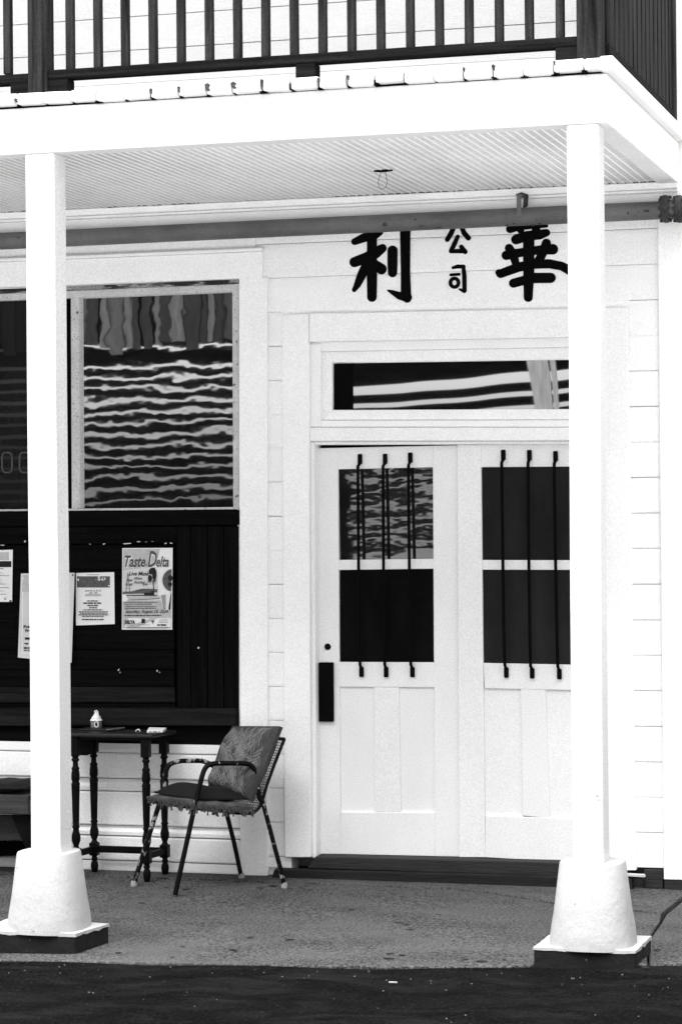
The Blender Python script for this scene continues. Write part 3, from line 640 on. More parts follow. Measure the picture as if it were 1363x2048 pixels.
# beadboard ceiling: one board per two beads
bx = -3.2; bw_ = .078
gb = G(); gb.box(0, bw_-.0015, PY+.105, -.002, 0, .012)
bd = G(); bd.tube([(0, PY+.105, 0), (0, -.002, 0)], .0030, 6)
base = root_loc(PR)
me_b = bpy.data.meshes.new('ceiling_board'); me_b.from_pydata(gb.v, [], gb.f); me_b.materials.append(M_CEIL)
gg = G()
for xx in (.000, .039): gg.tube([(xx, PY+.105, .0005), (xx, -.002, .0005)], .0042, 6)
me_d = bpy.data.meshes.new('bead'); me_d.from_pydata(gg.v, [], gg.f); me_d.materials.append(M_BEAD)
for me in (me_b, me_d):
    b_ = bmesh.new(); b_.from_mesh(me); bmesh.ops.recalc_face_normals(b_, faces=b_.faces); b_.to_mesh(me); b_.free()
i = 0
while bx < XR-.11:
    o = bpy.data.objects.new('ceiling_board', me_b); COL.objects.link(o); o.parent = PR
    o.location = Vector((bx, 0, 3.3885+random.uniform(0, .0012)))-base
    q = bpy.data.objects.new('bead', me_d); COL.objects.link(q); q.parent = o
    bx += bw_
# tile ends along the roof edge
joints = [-80, -25, 32, 85, 137.6, 192.6, 247.6, 301.7, 357, 413, 465, 523, 580, 636, 693, 749, 807, 866, 926, 985.5, 1044, 1106, 1166, 1219]
random.seed(5)
for a, b in zip(joints, joints[1:]):
    yl = 205-85*(a/1221); xa = at(a, yl, PY-.05).x; xb = at(b, yl, PY-.05).x
    gap = random.choice((.004, .007, .010, .013)); dz = .0065 if (a < 180 or 700 < a < 800 or a > 1080) else random.uniform(-.002, .002); rt = random.uniform(-.022, .022)
    g = G(); prof = [(-.058, .000), (-.064, .012), (-.060, .034), (-.046, .046), (-.01, .052), (.06, .054), (.06, .0)]
    z0 = 3.5745+max(0, dz)
    xs_ = [xa+gap*.5, xa+gap*.5+.008, xb-gap*.5-.008, xb-gap*.5]
    n = len(prof)
    for i_, X in enumerate(xs_):
        k = .86 if i_ in (0, 3) else 1.0
        for y, z in prof: g.v.append(Vector((X, PY+y*(k if y < 0 else 1), z0+.004*(1-k)*4+z*k+(X-xa)*rt)))
    for i_ in range(3):
        for j in range(n): g.f.append((i_*n+j, i_*n+(j+1) % n, (i_+1)*n+(j+1) % n, (i_+1)*n+j))
    g.f.append(tuple(range(n))); g.f.append(tuple(range(4*n-1, 3*n-1, -1)))
    g.build('roof_tile', M_BEAM, PR, smooth=True)
    hw = random.choice((.004, .006, .010, .016))
    if b < 1200 and not (80 < b < 140 or 820 < b < 900): G().box(xb-hw, xb+hw, PY-random.uniform(.02, .045), PY+.0, 3.5735, 3.575+random.uniform(.018, .040)).build('tile_joint', M_DARK, PR)
# dark broken mortar between a few tiles
for a, w, h in ((301, 6, 12), (357, 6, 13), (414, 11, 17), (466, 12, 15), (522, 5, 18), (694, 7, 11), (985, 7, 12), (926, 5, 9), (1107, 5, 9), (636, 4, 8), (32, 8, 8)):
    yy = 205-85*(a/1221)-2; g = G()
    pts = [(a-w/2, yy-h*.3), (a, yy-h/2), (a+w*.5, yy-h*.35), (a+w*.25, yy), (a+w*.6, yy+h*.4), (a+w*.1, yy+h*.5), (a-w*.35, yy+h*.1)]
    g.prism(pq(pts, PY-.066), (0, .03, 0)); g.build('broken_joint', M_RUST, PR)
for a, yb in ((114, 260), (636, 232), (1160, 207)):
    G().prism(pq([(a-8, yb-3), (a+9, yb-5), (a+9, yb+3), (a-7, yb+5)], PY-.0085), (0, .004, 0)).build('bolt_plug', mat('plug filler', .55, .8, .3, 60), PR)
# posts
def porch_post(px0, px1, top, bot, label, ped, rot, plinth, ztop):
    X0a, X1a = at(px0[0], top, PY).x, at(px1[0], top, PY).x; X0b, X1b = at(px0[1], bot, PY).x, at(px1[1], bot, PY).x
    cx = (X0b+X1b)/2; D = .130
    t = thing('porch_post', label, 'post', (cx, PY+D/2, gz(cx, PY)), 'white porch posts')
    zb = ztop-.01; g = G()
    vs = []
    nz = 14
    for k in range(nz+1):
        f = k/nz; z = zb+(3.3735-zb)*f; e = .0012*math.sin(f*9+cx)
        xa, xb = X0b+(X0a-X0b)*f+e, X1b+(X1a-X1b)*f+e
        vs += [(xa, PY, z), (xb, PY, z), (xb, PY+D, z), (xa, PY+D, z)]
    fs = [(0, 3, 2, 1), tuple(nz*4+i for i in range(4))]
    for k in range(nz):
        for i in range(4): fs.append((k*4+i, k*4+(i+1) % 4, k*4+4+(i+1) % 4, k*4+4+i))
    g.add(vs, fs)
    g.build('shaft', M_POST, t, bevel=.005, seg=2)
    c, r1, r0_, z0 = ped
    prof = [(r0_*1.00, z0-.01), (r0_*.995, z0+.03), (r0_*.965, z0+.07), (r0_+(r1-r0_)*.42, z0+(ztop-z0)*.42), (r1*1.012, ztop-.009), (r1*.985, ztop-.0015), (r1*.94, ztop)]
    G().lathe(c, prof, 48, 2.75, rot).build('pedestal', M_PIER, t, smooth=True)
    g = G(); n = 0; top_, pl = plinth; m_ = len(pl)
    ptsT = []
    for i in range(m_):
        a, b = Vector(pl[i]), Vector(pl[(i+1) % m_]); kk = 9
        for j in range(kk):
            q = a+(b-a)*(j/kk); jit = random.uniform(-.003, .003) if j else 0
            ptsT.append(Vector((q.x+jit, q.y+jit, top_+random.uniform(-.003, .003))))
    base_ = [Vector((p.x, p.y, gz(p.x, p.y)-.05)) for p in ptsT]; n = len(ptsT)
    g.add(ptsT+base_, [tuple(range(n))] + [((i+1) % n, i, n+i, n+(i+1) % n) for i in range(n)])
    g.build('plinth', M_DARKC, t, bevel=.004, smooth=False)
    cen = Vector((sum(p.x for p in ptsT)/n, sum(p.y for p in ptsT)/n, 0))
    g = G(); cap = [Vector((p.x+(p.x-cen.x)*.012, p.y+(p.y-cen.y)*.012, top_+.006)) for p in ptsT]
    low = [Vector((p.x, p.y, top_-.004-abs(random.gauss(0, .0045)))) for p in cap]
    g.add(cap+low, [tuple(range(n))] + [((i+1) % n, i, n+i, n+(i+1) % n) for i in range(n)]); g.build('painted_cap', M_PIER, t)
    return t
porch_post((50.0, 62.5), (107.5, 121.5), 305, 1704, 'porch post at left edge in front of the small table', ((-.768, -1.908, 0), .128, .169, .043), .0,
           (.038, [(-1.03, -2.075), (-.590, -2.05), (-.546, -1.78), (-1.03, -1.72)]), .372)
porch_post((1132, 1143.5), (1195.5, 1205), 246, 1722, 'porch post at right in front of the double doors', ((1.604, -1.905, 0), .129, .171, .070), .0,
           (.064, [(1.392, -2.066), (1.797, -2.05), (1.805, -1.70), (1.40, -1.71)]), .402)

for px, py, w, h in ((129, 1600, 3, 5), (136, 1622, 5, 4), (136, 1657, 6, 5), (1193, 1592, 8, 3), (1196, 1600, 5, 3)):
    po = [o for o in bpy.data.objects if o.name.startswith('porch_post')][0 if px < 600 else -1]
    c_ = at(px, py, PY-.0012)
    G().prism([c_+Vector((math.cos(a)*w*.0011*random.uniform(.6, 1.2), 0, math.sin(a)*h*.0011)) for a in [k*math.pi/3 for k in range(6)]], (0, .003, 0)).build('paint_chip', M_P2, po)
# ------------------------------------------------------------------ balcony railing
RL = thing('balcony_railing', 'weathered dark timber balcony railing standing on the porch roof edge', 'railing', (.4, -1.9, 3.62))
RY = -1.945
def xr(px, py=90, Y=RY): return at(px, py, Y).x
zr0, zr1 = 3.697, 3.735
g = G().box(xr(95.2, 120)+.0, xr(1153.2, 90), RY, RY+.085, zr0, zr1); g.build('bottom_rail', M_DECKH, RL, bevel=.004)
G().box(-3.0, xr(57.4, 120), RY, RY+.085, zr0-.008, zr1-.008).build('bottom_rail', M_DECKH, RL, bevel=.004)
G().box(-3.0, 1.70, RY-.02, RY+.10, 4.60, 4.64).build('top_rail', M_DECKH, RL, bevel=.004)
def xr(px, py=90, Y=RY): return at(px, py, Y).x
xp0, xp1 = xr(57.7, 120), xr(94.9, 120)
G().box(xp0, xp1, RY-.012, RY+.078, 3.615, 4.60).build('post', M_DECKV, RL, bevel=.004)
xc0, xc1 = xr(1153.5, 90), xr(1201.5, 90)
G().box(xc0, xc1, RY-.020, RY+.080, 3.617, 4.60).build('post', M_DECKV, RL, bevel=.004)
def block(a, b, py0, y0=RY+.004, d=.078): G().box(xr(a, py0), xr(b, py0), y0, y0+d, 3.612, zr0-.001).build('block', M_DECKH, RL, bevel=.003)
block(20, 57, 180); block(96, 135, 180); block(590, 629, 150); block(1109, 1153, 110)
bal = G().box(0, .033, 0, .034, 0, .93); bme = None
for i_, (a, b) in enumerate([(7, 21.4), (131.4, 146), (187, 201.8), (241.7, 257), (297, 311), (353, 367), (409, 424), (466, 481), (522, 537), (579, 594), (636, 651), (694, 711), (752, 768), (811, 827), (869.5, 886), (928.5, 944.5), (988.6, 1004), (1048.7, 1064), (1110, 1126)]):
    X = xr(a, 110, RY+.022)
    if bme is None:
        o = bal.build('baluster', M_DECKV, RL, bevel=.002); bme = o.data
        for v in bme.vertices: v.co += root_loc(RL)
    else:
        o = bpy.data.objects.new('baluster', bme); COL.objects.link(o); o.parent = RL
    o.location = Vector((X, RY+.022+random.uniform(-.002, .002), zr1-.001))-root_loc(RL); o.rotation_euler = (0, random.uniform(-.003, .003), random.uniform(-.03, .03))
    X0s = X
for k in range(1, 16):                          # hidden left bay
    pass
for X in [at(7, 110, RY).x-.124*k for k in range(1, 10)]:
    o = bpy.data.objects.new('baluster', bme); COL.objects.link(o); o.parent = RL; o.location = Vector((X, RY+.022, zr1-.009))-root_loc(RL)
SX = XR-.055
G().box(SX-.01, SX+.045, RY+.082, -.12, zr0-.03, zr1-.02).build('bottom_rail', M_DECKH, RL, bevel=.004)
G().box(SX-.03, SX+.06, RY+.10, -.06, 4.60, 4.64).build('top_rail', M_DECKH, RL, bevel=.004)
for k in range(15):
    if k == 0:
        o = G().box(0, .034, 0, .080, 0, .93).build('baluster', M_DECKV, RL, bevel=.002); bms = o.data
        for v in bms.vertices: v.co += root_loc(RL)
    else:
        o = bpy.data.objects.new('baluster', bms); COL.objects.link(o); o.parent = RL
    o.location = Vector((SX+.002, RY+.17+k*.1135, zr1-.021))-root_loc(RL); o.rotation_euler = (0, 0, random.uniform(-.02, .02))
G().box(SX-.015, SX+.05, -.125, -.055, 3.63, 4.60).build('post', M_DECKV, RL, bevel=.004)
# ------------------------------------------------------------------ pipe along the wall
PYc = -.105
pl0, pl1 = at(0, 482.5, PYc), at(1318, 420.5, PYc)
PI_ = thing('wall_pipe', 'grey painted pipe running along the wall above the characters', 'pipe', ((pl0.x+pl1.x)/2, PYc, pl0.z))
zc = (pl0.z+pl1.z)/2
g = G(); g.tube([(-3.2, PYc, pl0.z-.004)] + [pl0+(pl1-pl0)*t for t in (0, .25, .5, .75, 1)] + [(2.0, PYc, pl1.z)], .0435, 20); g.build('pipe', M_PIPE, PI_, smooth=True)
for px in (1331, 1358):
    c = at(px, 418, PYc); g = G(); n = 8
    ring = lambda X, r: [(X, PYc+r*math.cos(2*math.pi*(k+.5)/n), c.z+r*math.sin(2*math.pi*(k+.5)/n)) for k in range(n)]
    g.prism(ring(c.x-.020, .070), (.036, 0, 0)); o = g.build('flange', M_RUST, PI_, bevel=.012, seg=2, smooth=True)
    for k in range(8):
        a = 2*math.pi*k/8
        G().tube([(c.x-.030, PYc+.055*math.cos(a), c.z+.055*math.sin(a)), (c.x+.026, PYc+.055*math.cos(a), c.z+.055*math.sin(a))], .008, 6).build('bolt', M_RUST, o)
a = at(1042, 392, -.05)
g = G(); c = at(1041, 420, PYc)
st = [(-.045, .075), (-.152, .070), (-.156, .02), (-.155, -.02), (-.148, -.040)]
g.prism([(c.x-.011, y, c.z+z) for y, z in st]+[(c.x-.011, y+.005, c.z+z-.002) for y, z in reversed(st)], (.022, 0, 0)); g.build('strap', M_PIPE, PI_, bevel=.001)
slab([(1030, 388), (1042, 384), (1055, 389), (1054, 412), (1044, 416), (1046, 396), (1032, 393)], -.072, -.060).build('strap_plate', M_RUST, PI_, bevel=.002)
for px, py, w, h in ((769, 449, 12, 9), (830, 439, 6, 5), (842, 452, 12, 3), (876, 454, 18, 3), (1010, 449, 8, 5), (1025, 446, 6, 7), (1062, 449, 10, 4), (1076, 446, 7, 5), (1292, 422, 15, 5), (1255, 426, 3, 7), (38, 475, 10, 2)):
    c0 = at(px, py, PYc-.04); t = (c0.z-zc); yy = PYc-math.sqrt(max(.0435**2-(min(.0425, abs(c0.z-(pl0.z+(pl1.z-pl0.z)*(c0.x-pl0.x)/(pl1.x-pl0.x)))))**2, 1e-6))
    pts = [(px+w/2*math.cos(a)*random.uniform(.7, 1.1), py+h/2*math.sin(a)*random.uniform(.7, 1.1)) for a in [k*math.pi/4 for k in range(8)]]
    G().prism([Vector((q.x, yy-.0015, q.z)) for q in pq(pts, PYc-.04)], (0, .006, 0)).build('rust_scab', M_RUST, PI_)
# ------------------------------------------------------------------ wire loop on the ceiling
c = onz(766, 342, 3.386)
WL = thing('wire_loop', 'thin wire loop hanging from a small batten on the porch ceiling', 'wire hook', (c.x, c.y, 3.386))
g = G()
pa, pb = onz(747, 342.5, 3.384), onz(785, 340.5, 3.384)
g.tube([pa, pa+(pb-pa)*.3, pa+(pb-pa)*.7, pb], [.003, .007, .007, .003], 6); g.build('batten', M_BLACK, WL)
w = [atv(x, y, Vector((c.x-1, c.y, 0)), Vector((c.x+1, c.y, 0))) for x, y in ((762, 343), (758, 355), (755.5, 365), (757, 374), (764, 378.5), (771, 374), (773.5, 364), (772, 352), (770, 342))]
G().tube(w, .0017, 6).build('wire', mat('grey wire', .12, .5), WL)

# ================================================================== CHAIR
CA, CB, CC, CD = [Vector((p.x, p.y, gz(p.x, p.y))) for p in (onz(268, 1771, -.006), onz(350, 1791, -.010), onz(483, 1757, -.001), onz(568.5, 1776, -.005))]
nr = lambda x, y: atv(x, y, CB, CD)
fr = lambda x, y: atv(x, y, CA, CC)
ctr = (CA+CB+CC+CD)/4
CH = thing('metal_armchair', 'black tubular metal armchair with chipped paint and mesh seat beside the doors', 'chair', ctr)
def smooth_path(pts, n=6):                      # Catmull-Rom
    out = []; P = [pts[0]]+pts+[pts[-1]]
    for i in range(1, len(P)-2):
        for k in range(n):
            t = k/n; a, b, c_, d_ = P[i-1], P[i], P[i+1], P[i+2]
            out.append(.5*((2*b)+(c_-a)*t+(2*a-5*b+4*c_-d_)*t*t+(3*b-a-3*c_+d_)*t**3))
    out.append(pts[-1]); return out
R1 = .0125
G().tube(smooth_path([nr(x, y) for x, y in ((350, 1790), (370, 1700), (390, 1610), (404, 1553), (411, 1536), (419, 1529.5), (430, 1527), (460, 1526.5), (489, 1527), (502, 1531.5), (511, 1545), (515.5, 1570), (518, 1592), (526, 1607))]), R1, 10).build('leg', M_CHAIRB, CH, smooth=True)
G().tube(smooth_path([nr(x, y) for x, y in ((524, 1600), (535, 1640.6), (545, 1679), (560.7, 1738), (568, 1772))]), .0115, 10).build('leg', M_CHAIR, CH, smooth=True)
G().tube(smooth_path([fr(x, y) for x, y in ((268.5, 1766), (289, 1700), (310.3, 1633), (324, 1592), (329.6, 1566), (331.5, 1546), (338.6, 1530), (358, 1522.6), (382, 1521.6), (404, 1522), (417, 1527), (429, 1534), (434, 1545), (437, 1560), (442, 1585))]), R1, 10).build('leg', M_CHAIR, CH, smooth=True)
G().tube(smooth_path([fr(x, y) for x, y in ((447, 1600), (455.4, 1635.4), (468.3, 1686.8), (482, 1752))]), .0115, 10).build('leg', M_CHAIRB, CH, smooth=True)
for P_, k in ((CA, 1), (CC, 1), (CD, 1)):
    G().lathe(P_, [(.0160, 0), (.0158, .014), (.0140, .024), (.0130, .028)], 12).build('foot_cap', M_CAP, CH, smooth=True)
sF_n, sB_n, bT_n = nr(389, 1618), nr(507, 1627), nr(569, 1478)
sF_f = fr(302, 1606); dirN = (CB-CA)*.96
side_n = smooth_path([nr(x, y) for x, y in ((389, 1617), (430, 1621), (470, 1626), (500, 1627), (514, 1620), (523, 1606), (534, 1570), (550, 1526), (569, 1478))], 5)
dv = Vector((sF_f.x-sF_n.x, sF_f.y-sF_n.y, 0))
side_f = [q+dv for q in side_n]
G().tube(side_n, .0075, 8).build('seat_rim', M_CHAIRB, CH, smooth=True)
G().tube(side_f, .0075, 8).build('seat_rim', M_CHAIRB, CH, smooth=True)
G().tube([side_n[-1], side_f[-1]], .0075, 8).build('back_rim', M_CHAIR, CH, smooth=True)
G().tube([side_n[0], side_f[0]], .0075, 8).build('seat_rim', M_CHAIRB, CH, smooth=True)
# woven wire seat and back
L = [0]
for a, b in zip(side_n, side_n[1:]): L.append(L[-1]+(b-a).length)
def along(s):
    for i in range(len(L)-1):
        if L[i+1] >= s: return side_n[i]+(side_n[i+1]-side_n[i])*((s-L[i])/(L[i+1]-L[i]))
    return side_n[-1]
g = G(); s_ = .02
while s_ < L[-1]:
    a = along(s_); g.tube([a, a+dv], .0022, 4, False); s_ += .0135
nl = 28
for k in range(1, nl):
    g.tube([q+dv*(k/nl) for q in side_n[::2]], .0022, 4, False)
g.build('wire_mesh', M_CHAIR, CH)
# cushion leaning on the back
bn_ = nr(571.5, 1457.5); bf_ = fr(476.5, 1457)
lown = nr(512, 1606); lowf = fr(428, 1580)
CU = thing('back_cushion', 'grey cushion printed with pale pine sprigs leaning on the chair back', 'cushion', (lown+lowf)/2)
upv = ((bn_-lown)+(bf_-lowf))*.5; acr = (lown-lowf); nrm = acr.cross(upv).normalized()
if nrm.y > 0: nrm = -nrm
def cush(u, v, side):
    p_ = (lowf*(1-u)+lown*u)*(1-v)+(bf_*(1-u)+bn_*u)*v
    e = (1-(2*u-1)**6)*(1-(2*v-1)**8); th = .018+.052*e*(1.2-.5*v)+.008*math.sin(v*11+u*5)*e+.005*math.sin(u*9-v*6)*e
    bul = -.012*math.sin(v*math.pi)
    p_ = p_ + acr*(-.05*math.sin(math.pi*v)*(1-u)*0 + (-.06 if u < .5 else .02)*math.sin(v*math.pi)**2*abs(2*u-1))
    return p_+nrm*(th*side*(1 if side > 0 else .35)+.022+.0)
g = G(); nu, nv = 18, 24
g.grid(lambda u, v: cush(u, v, 1), nu, nv); g.grid(lambda u, v: cush(u, v, -.6), nu, nv)
o1 = (nu+1)*(nv+1)
ring = [i for i in range(nu+1)]+[nu+(nu+1)*j for j in range(1, nv+1)]+[nv*(nu+1)+i for i in range(nu-1, -1, -1)]+[(nu+1)*j for j in range(nv-1, 0, -1)]
for a, b in zip(ring, ring[1:]+ring[:1]): g.f.append((a, b, o1+b, o1+a))
g.build('cover', M_CLOTHG, CU, smooth=True)
# printed pine sprigs
g = G(); random.seed(3)
def rib(u0, v0, u1, v1, w):
    n = 4; P0 = []
    for i in range(n+1):
        t = i/n; u, v = u0+(u1-u0)*t, v0+(v1-v0)*t
        if not (.03 < u < .97 and .03 < v < .98): return
        P0.append(cush(u, v, 1)+nrm*.0012)
    d_ = (P0[-1]-P0[0]).normalized(); s2 = d_.cross(nrm)*w
    for a, b in zip(P0, P0[1:]): g.face([a-s2, b-s2, b+s2, a+s2])
for (u, v, ang, ln) in ((.15, .95, -70, .30), (.45, .98, -95, .34), (.80, .96, -110, .32), (.30, .72, -80, .30), (.66, .74, -100, .34), (.92, .70, -105, .26), (.50, .50, -85, .30), (.80, .46, -95, .34), (.20, .44, -80, .26), (.42, .26, -90, .22), (.70, .20, -80, .18), (.12, .70, -60, .2), (.30, .98, -75, .3), (.62, .99, -105, .3), (.62, .55, -100, .28), (.35, .52, -75, .26), (.85, .28, -100, .22), (.58, .32, -85, .24), (.10, .97, -60, .22), (.92, .98, -120, .24), (.48, .70, -60, .24), (.25, .26, -110, .2), (.88, .5, -70, .2)):
    for k in range(17):
        t = k/17; a = R_(ang+random.uniform(-9, 9)+14*t); cu_, cv_ = u+math.cos(a)*ln*t*1.2, v+math.sin(a)*ln*t
        if k: rib(cu_, cv_, pu_, pv_, .0009)
        pu_, pv_ = cu_, cv_
        for s2 in (-1, 1):
            b_ = R_(ang+s2*random.uniform(12, 42)); l2 = random.uniform(.07, .20)
            rib(cu_, cv_, cu_+math.cos(b_)*l2*1.3, cv_+math.sin(b_)*l2, .0010)
kind(g.build('printed_sprigs', M_SPRIG, CU), 'stuff')
g = G()
for _ in range(70):
    u, v = random.uniform(.06, .94), random.uniform(.06, .95); c = cush(u, v, 1)+nrm*.0014; e1 = acr.normalized(); e2 = upv.normalized(); r = random.uniform(.002, .0042)
    g.face([c+(e1*math.cos(k*math.pi/3)+e2*math.sin(k*math.pi/3))*r for k in range(6)])
kind(g.build('printed_berries', M_PK, CU), 'stuff')
# fringed pad on the seat
ex = (sB_n-sF_n); ex.z *= .5; ey = dv.copy()
PD = thing('seat_pad', 'grey fringed pad lying on the chair seat under the black cushion', 'seat pad', sF_n+ex*.5+ey*.5)
def pad(u, v, top):
    p_ = sF_n+Vector((0, 0, .012))+ex*(u*1.02-.05)+ey*(v*1.06-.03)
    e = (1-(2*u-1)**8)*(1-(2*v-1)**8); h = (.010+.017*e+.004*math.sin(u*17+v*5)) if top else -.010-.004*e
    return p_+Vector((0, 0, h + (.010*(1-u)**3)))
g = G(); nu, nv = 20, 16
g.grid(lambda u, v: pad(u, v, 1), nu, nv); g.grid(lambda u, v: pad(u, v, 0), nu, nv); o1 = (nu+1)*(nv+1)
ring = [i for i in range(nu+1)]+[nu+(nu+1)*j for j in range(1, nv+1)]+[nv*(nu+1)+i for i in range(nu-1, -1, -1)]+[(nu+1)*j for j in range(nv-1, 0, -1)]
for a, b in zip(ring, ring[1:]+ring[:1]): g.f.append((a, b, o1+b, o1+a))
g.build('pad', M_PAD, PD, smooth=True)
g = G()
for k in range(150):
    if k < 95: u, v = random.uniform(0, 1.0), -.01
    else: u, v = 0.0-.01, random.uniform(0, 1)
    p0 = pad(max(u, 0), max(v, 0), 0)+Vector((random.uniform(-.004, .004), random.uniform(-.006, .002), .012)); l = random.uniform(.018, .052)*(1.0 if math.sin(u*40+v*30) > -.4 else .6)
    q = Vector((random.uniform(-.008, .008), random.uniform(-.006, .004), 0))
    g.tube([p0, p0+q*.5+Vector((0, 0, -l*.55)), p0+q+Vector((0, 0, -l))], [.0022, .0026, .0042], 5)
kind(g.build('fringe', M_FRING, PD), 'stuff')
# black cushion
BC = thing('seat_cushion', 'flat black cushion on the chair seat', 'cushion', sF_n+ex*.5+ey*.5+Vector((0, 0, .03)))
def bc(u, v, top):
    p_ = sF_n+Vector((0, 0, .046))+ex*(u*.93+.03)+ey*(v*.92+.04)
    e = (1-(2*u-1)**4)*(1-(2*v-1)**4)
    h = (.010+.045*e*(1+.25*math.sin(u*6+.4)))*(1.0) if top else -.012*e
    return p_+Vector((0, 0, h+.012*math.sin(v*3)*u))
g = G(); g.grid(lambda u, v: bc(u, v, 1), nu, nv); g.grid(lambda u, v: bc(u, v, 0), nu, nv)
for a, b in zip(ring, ring[1:]+ring[:1]): g.f.append((a, b, o1+b, o1+a))
g.build('cushion_cover', M_CLOTHB, BC, smooth=True)

# ================================================================== TABLE
YF, YB = -.275, -.075
zt_ = onz(250, 1468, .73).z
TB = thing('side_table', 'narrow dark wooden table with turned legs against the wall', 'table', (-1.15, (YF+YB)/2, -.01))
xl, xrr = -1.46, at(331, 1470, YF).x
ztop = at(250, 1468, YF-.03).z
G().prism([(xl, YF-.035, ztop-.018), (onz(301, 1470, ztop).x, YF-.035, ztop-.018), (onz(338, 1464, ztop).x, YB+.03, ztop-.018), (xl, YB+.03, ztop-.018)], (0, 0, .018)).build('tabletop', M_TABT, TB, bevel=.005, seg=2)
def turned(px_t, px_b, Y):
    t = at(px_t, 1500, Y); b = at(px_b, 1750, Y); x = (t.x+b.x)/2; z0 = gz(x, Y); h = ztop-.018-z0; s2 = .021
    g = G(); zz = lambda f: z0+h*f
    pts = [(0.00, .013), (.02, .017), (.05, .020), (.075, .017), (.09, .012), (.10, .018), (.115, .012), (.125, .019)]
    g.lathe((x, Y, z0), [(r, h*f) for f, r in pts], 14)
    g.box(x-s2, x+s2, Y-s2, Y+s2, zz(.126), zz(.215))
    g.lathe((x, Y, z0), [(.019, h*.216), (.012, h*.232), (.022, h*.27), (.0225, h*.30), (.016, h*.335), (.015, h*.355), (.020, h*.365), (.015, h*.378), (.0165, h*.40), (.0205, h*.62), (.0210, h*.65), (.0225, h*.668), (.017, h*.682), (.0215, h*.70), (.021, h*.735), (.018, h*.765), (.021, h*.775), (.014, h*.79), (.013, h*.82), (.021, h*.835), (.014, h*.85), (.019, h*.862)], 16)
    g.box(x-s2, x+s2, Y-s2, Y+s2, zz(.863), zz(1)-.0005)
    g.build('leg', M_TABLE, TB, bevel=.0015, smooth=True); return x, z0
legs = [turned(290, 296, YF), turned(324.5, 334, YB), turned(186, 191, YB), turned(151, 153, YF)]
xa, xb = legs[2][0], legs[1][0]
zs = legs[1][1]+(ztop-.018-legs[1][1])*.17
G().box(xa+.022, xb-.022, YB-.011, YB+.011, zs-.017, zs+.017).build('stretcher', M_TABLE, TB, bevel=.003)
for i, j in ((3, 2), (0, 1)):
    g = G(); p0, p1 = Vector((legs[i][0], YF+.022, zs)), Vector((legs[j][0], YB-.022, zs)); d_ = (p1-p0)
    g.prism([p0+Vector((-.011, 0, -.016)), p0+Vector((.011, 0, -.016)), p0+Vector((.011, 0, .016)), p0+Vector((-.011, 0, .016))], d_); g.build('stretcher', M_TABLE, TB, bevel=.003)
    q0, q1 = Vector((legs[i][0], YF+.022, 0)), Vector((legs[j][0], YB-.022, 0)); ap = []
    for f, dz in ((0, 0), (1, 0), (1, -.085), (.88, -.098), (.72, -.102), (.5, -.106), (.28, -.102), (.12, -.098), (0, -.085)):
        ap.append(q0+(q1-q0)*f+Vector((0, 0, ztop-.0185+dz)))
    if i == 3: G().prism(ap, (.014, 0, 0)).build('apron', M_TABLE, TB)
G().box(legs[2][0]+.022, legs[1][0]-.022, YB-.008, YB+.008, ztop-.05, ztop-.0185).build('apron', M_TABLE, TB)
G().box(legs[3][0]+.022, legs[0][0]-.022, YF-.008, YF+.008, ztop-.034, ztop-.0185).build('apron', M_TABLE, TB)
# things on the table
YT = -.17
c = onz(193, 1458.5, ztop); 
TR_ = thing('slate_tray', 'flat dark tray on the table under the little house', 'tray', c)
def flat(px, z, th): return G().prism([onz(x, y, z) for x, y in px], (0, 0, th))
flat([(160, 1461), (215, 1462.5), (252, 1456), (232, 1453.5), (176, 1456)], ztop, .008).build('plate', M_PLATE, TR_, bevel=.002)
HS = thing('toy_house', 'small ceramic cottage with white icing roof on the slate tray', 'ornament', c+Vector((0, 0, .008)))
hz = ztop+.008; hx, hy = c.x, c.y
g = G(); g.box(hx-.023, hx+.023, hy-.020, hy+.020, hz, hz+.038); w_ = g.build('wall', M_BRICKY, HS, bevel=.003); 
g = G()
rs = [(.029, 0), (.028, .006), (.022, .012), (.023, .017), (.014, .026), (.014, .030), (.007, .038), (.003, .044)]
g.lathe((hx, hy, hz+.036), rs, 14, 2.8); g.build('icing_roof', M_ICING, HS, smooth=True)
g = G(); g.tube(smooth_path([Vector((hx+.001, hy-.004, hz+.074)), Vector((hx-.006, hy-.006, hz+.082)), Vector((hx+.004, hy-.006, hz+.087)), Vector((hx+.009, hy-.004, hz+.081)), Vector((hx+.010, hy, hz+.072))]), .0036, 6); g.build('swirl', M_ICING, HS, smooth=True)
dc = Vector((hx+.009, hy-.0208, hz+.019))
g = G(); ringp = [dc+Vector((.010*math.cos(k*math.pi/8), 0, .014*math.sin(k*math.pi/8))) for k in range(17)]; g.tube(ringp, .003, 6); g.build('door_ring', M_ICING, HS)
g = G(); g.prism(ringp[:-1], (0, -.001, 0)); g.build('door', M_PK, HS)
ST = thing('paint_stick', 'thin pale wooden stick lying across the table beside the little house', 'stick', onz(228, 1458, ztop))
g = G(); g.prism([onz(x, y, ztop+.009) for x, y in ((212, 1459.5), (249, 1455.3), (250, 1456.8), (214, 1461.5))], (0, 0, .004)); g.build('stick', mat('pale stick', .10, .7, .3, 30), ST)
pc = onz(310, 1463, ztop)
PK = thing('white_packet', 'white printed packet lying on the right end of the table', 'packet', pc)
flat([(294, 1466), (326, 1465), (333, 1460.5), (298, 1459.5)], ztop, .013).build('packet', M_PAPER, PK, bevel=.002)
for a, b in ((299, 303), (307, 314), (317, 320)):
    G().face([Vector((q.x, q.y-.0012, q.z)) for q in [onz(a, 1466, ztop)+Vector((0, 0, .003)), onz(b, 1466, ztop)+Vector((0, 0, .003)), onz(b, 1466, ztop)+Vector((0, 0, .010)), onz(a, 1466, ztop)+Vector((0, 0, .010))]]).build('print', M_P2, PK)
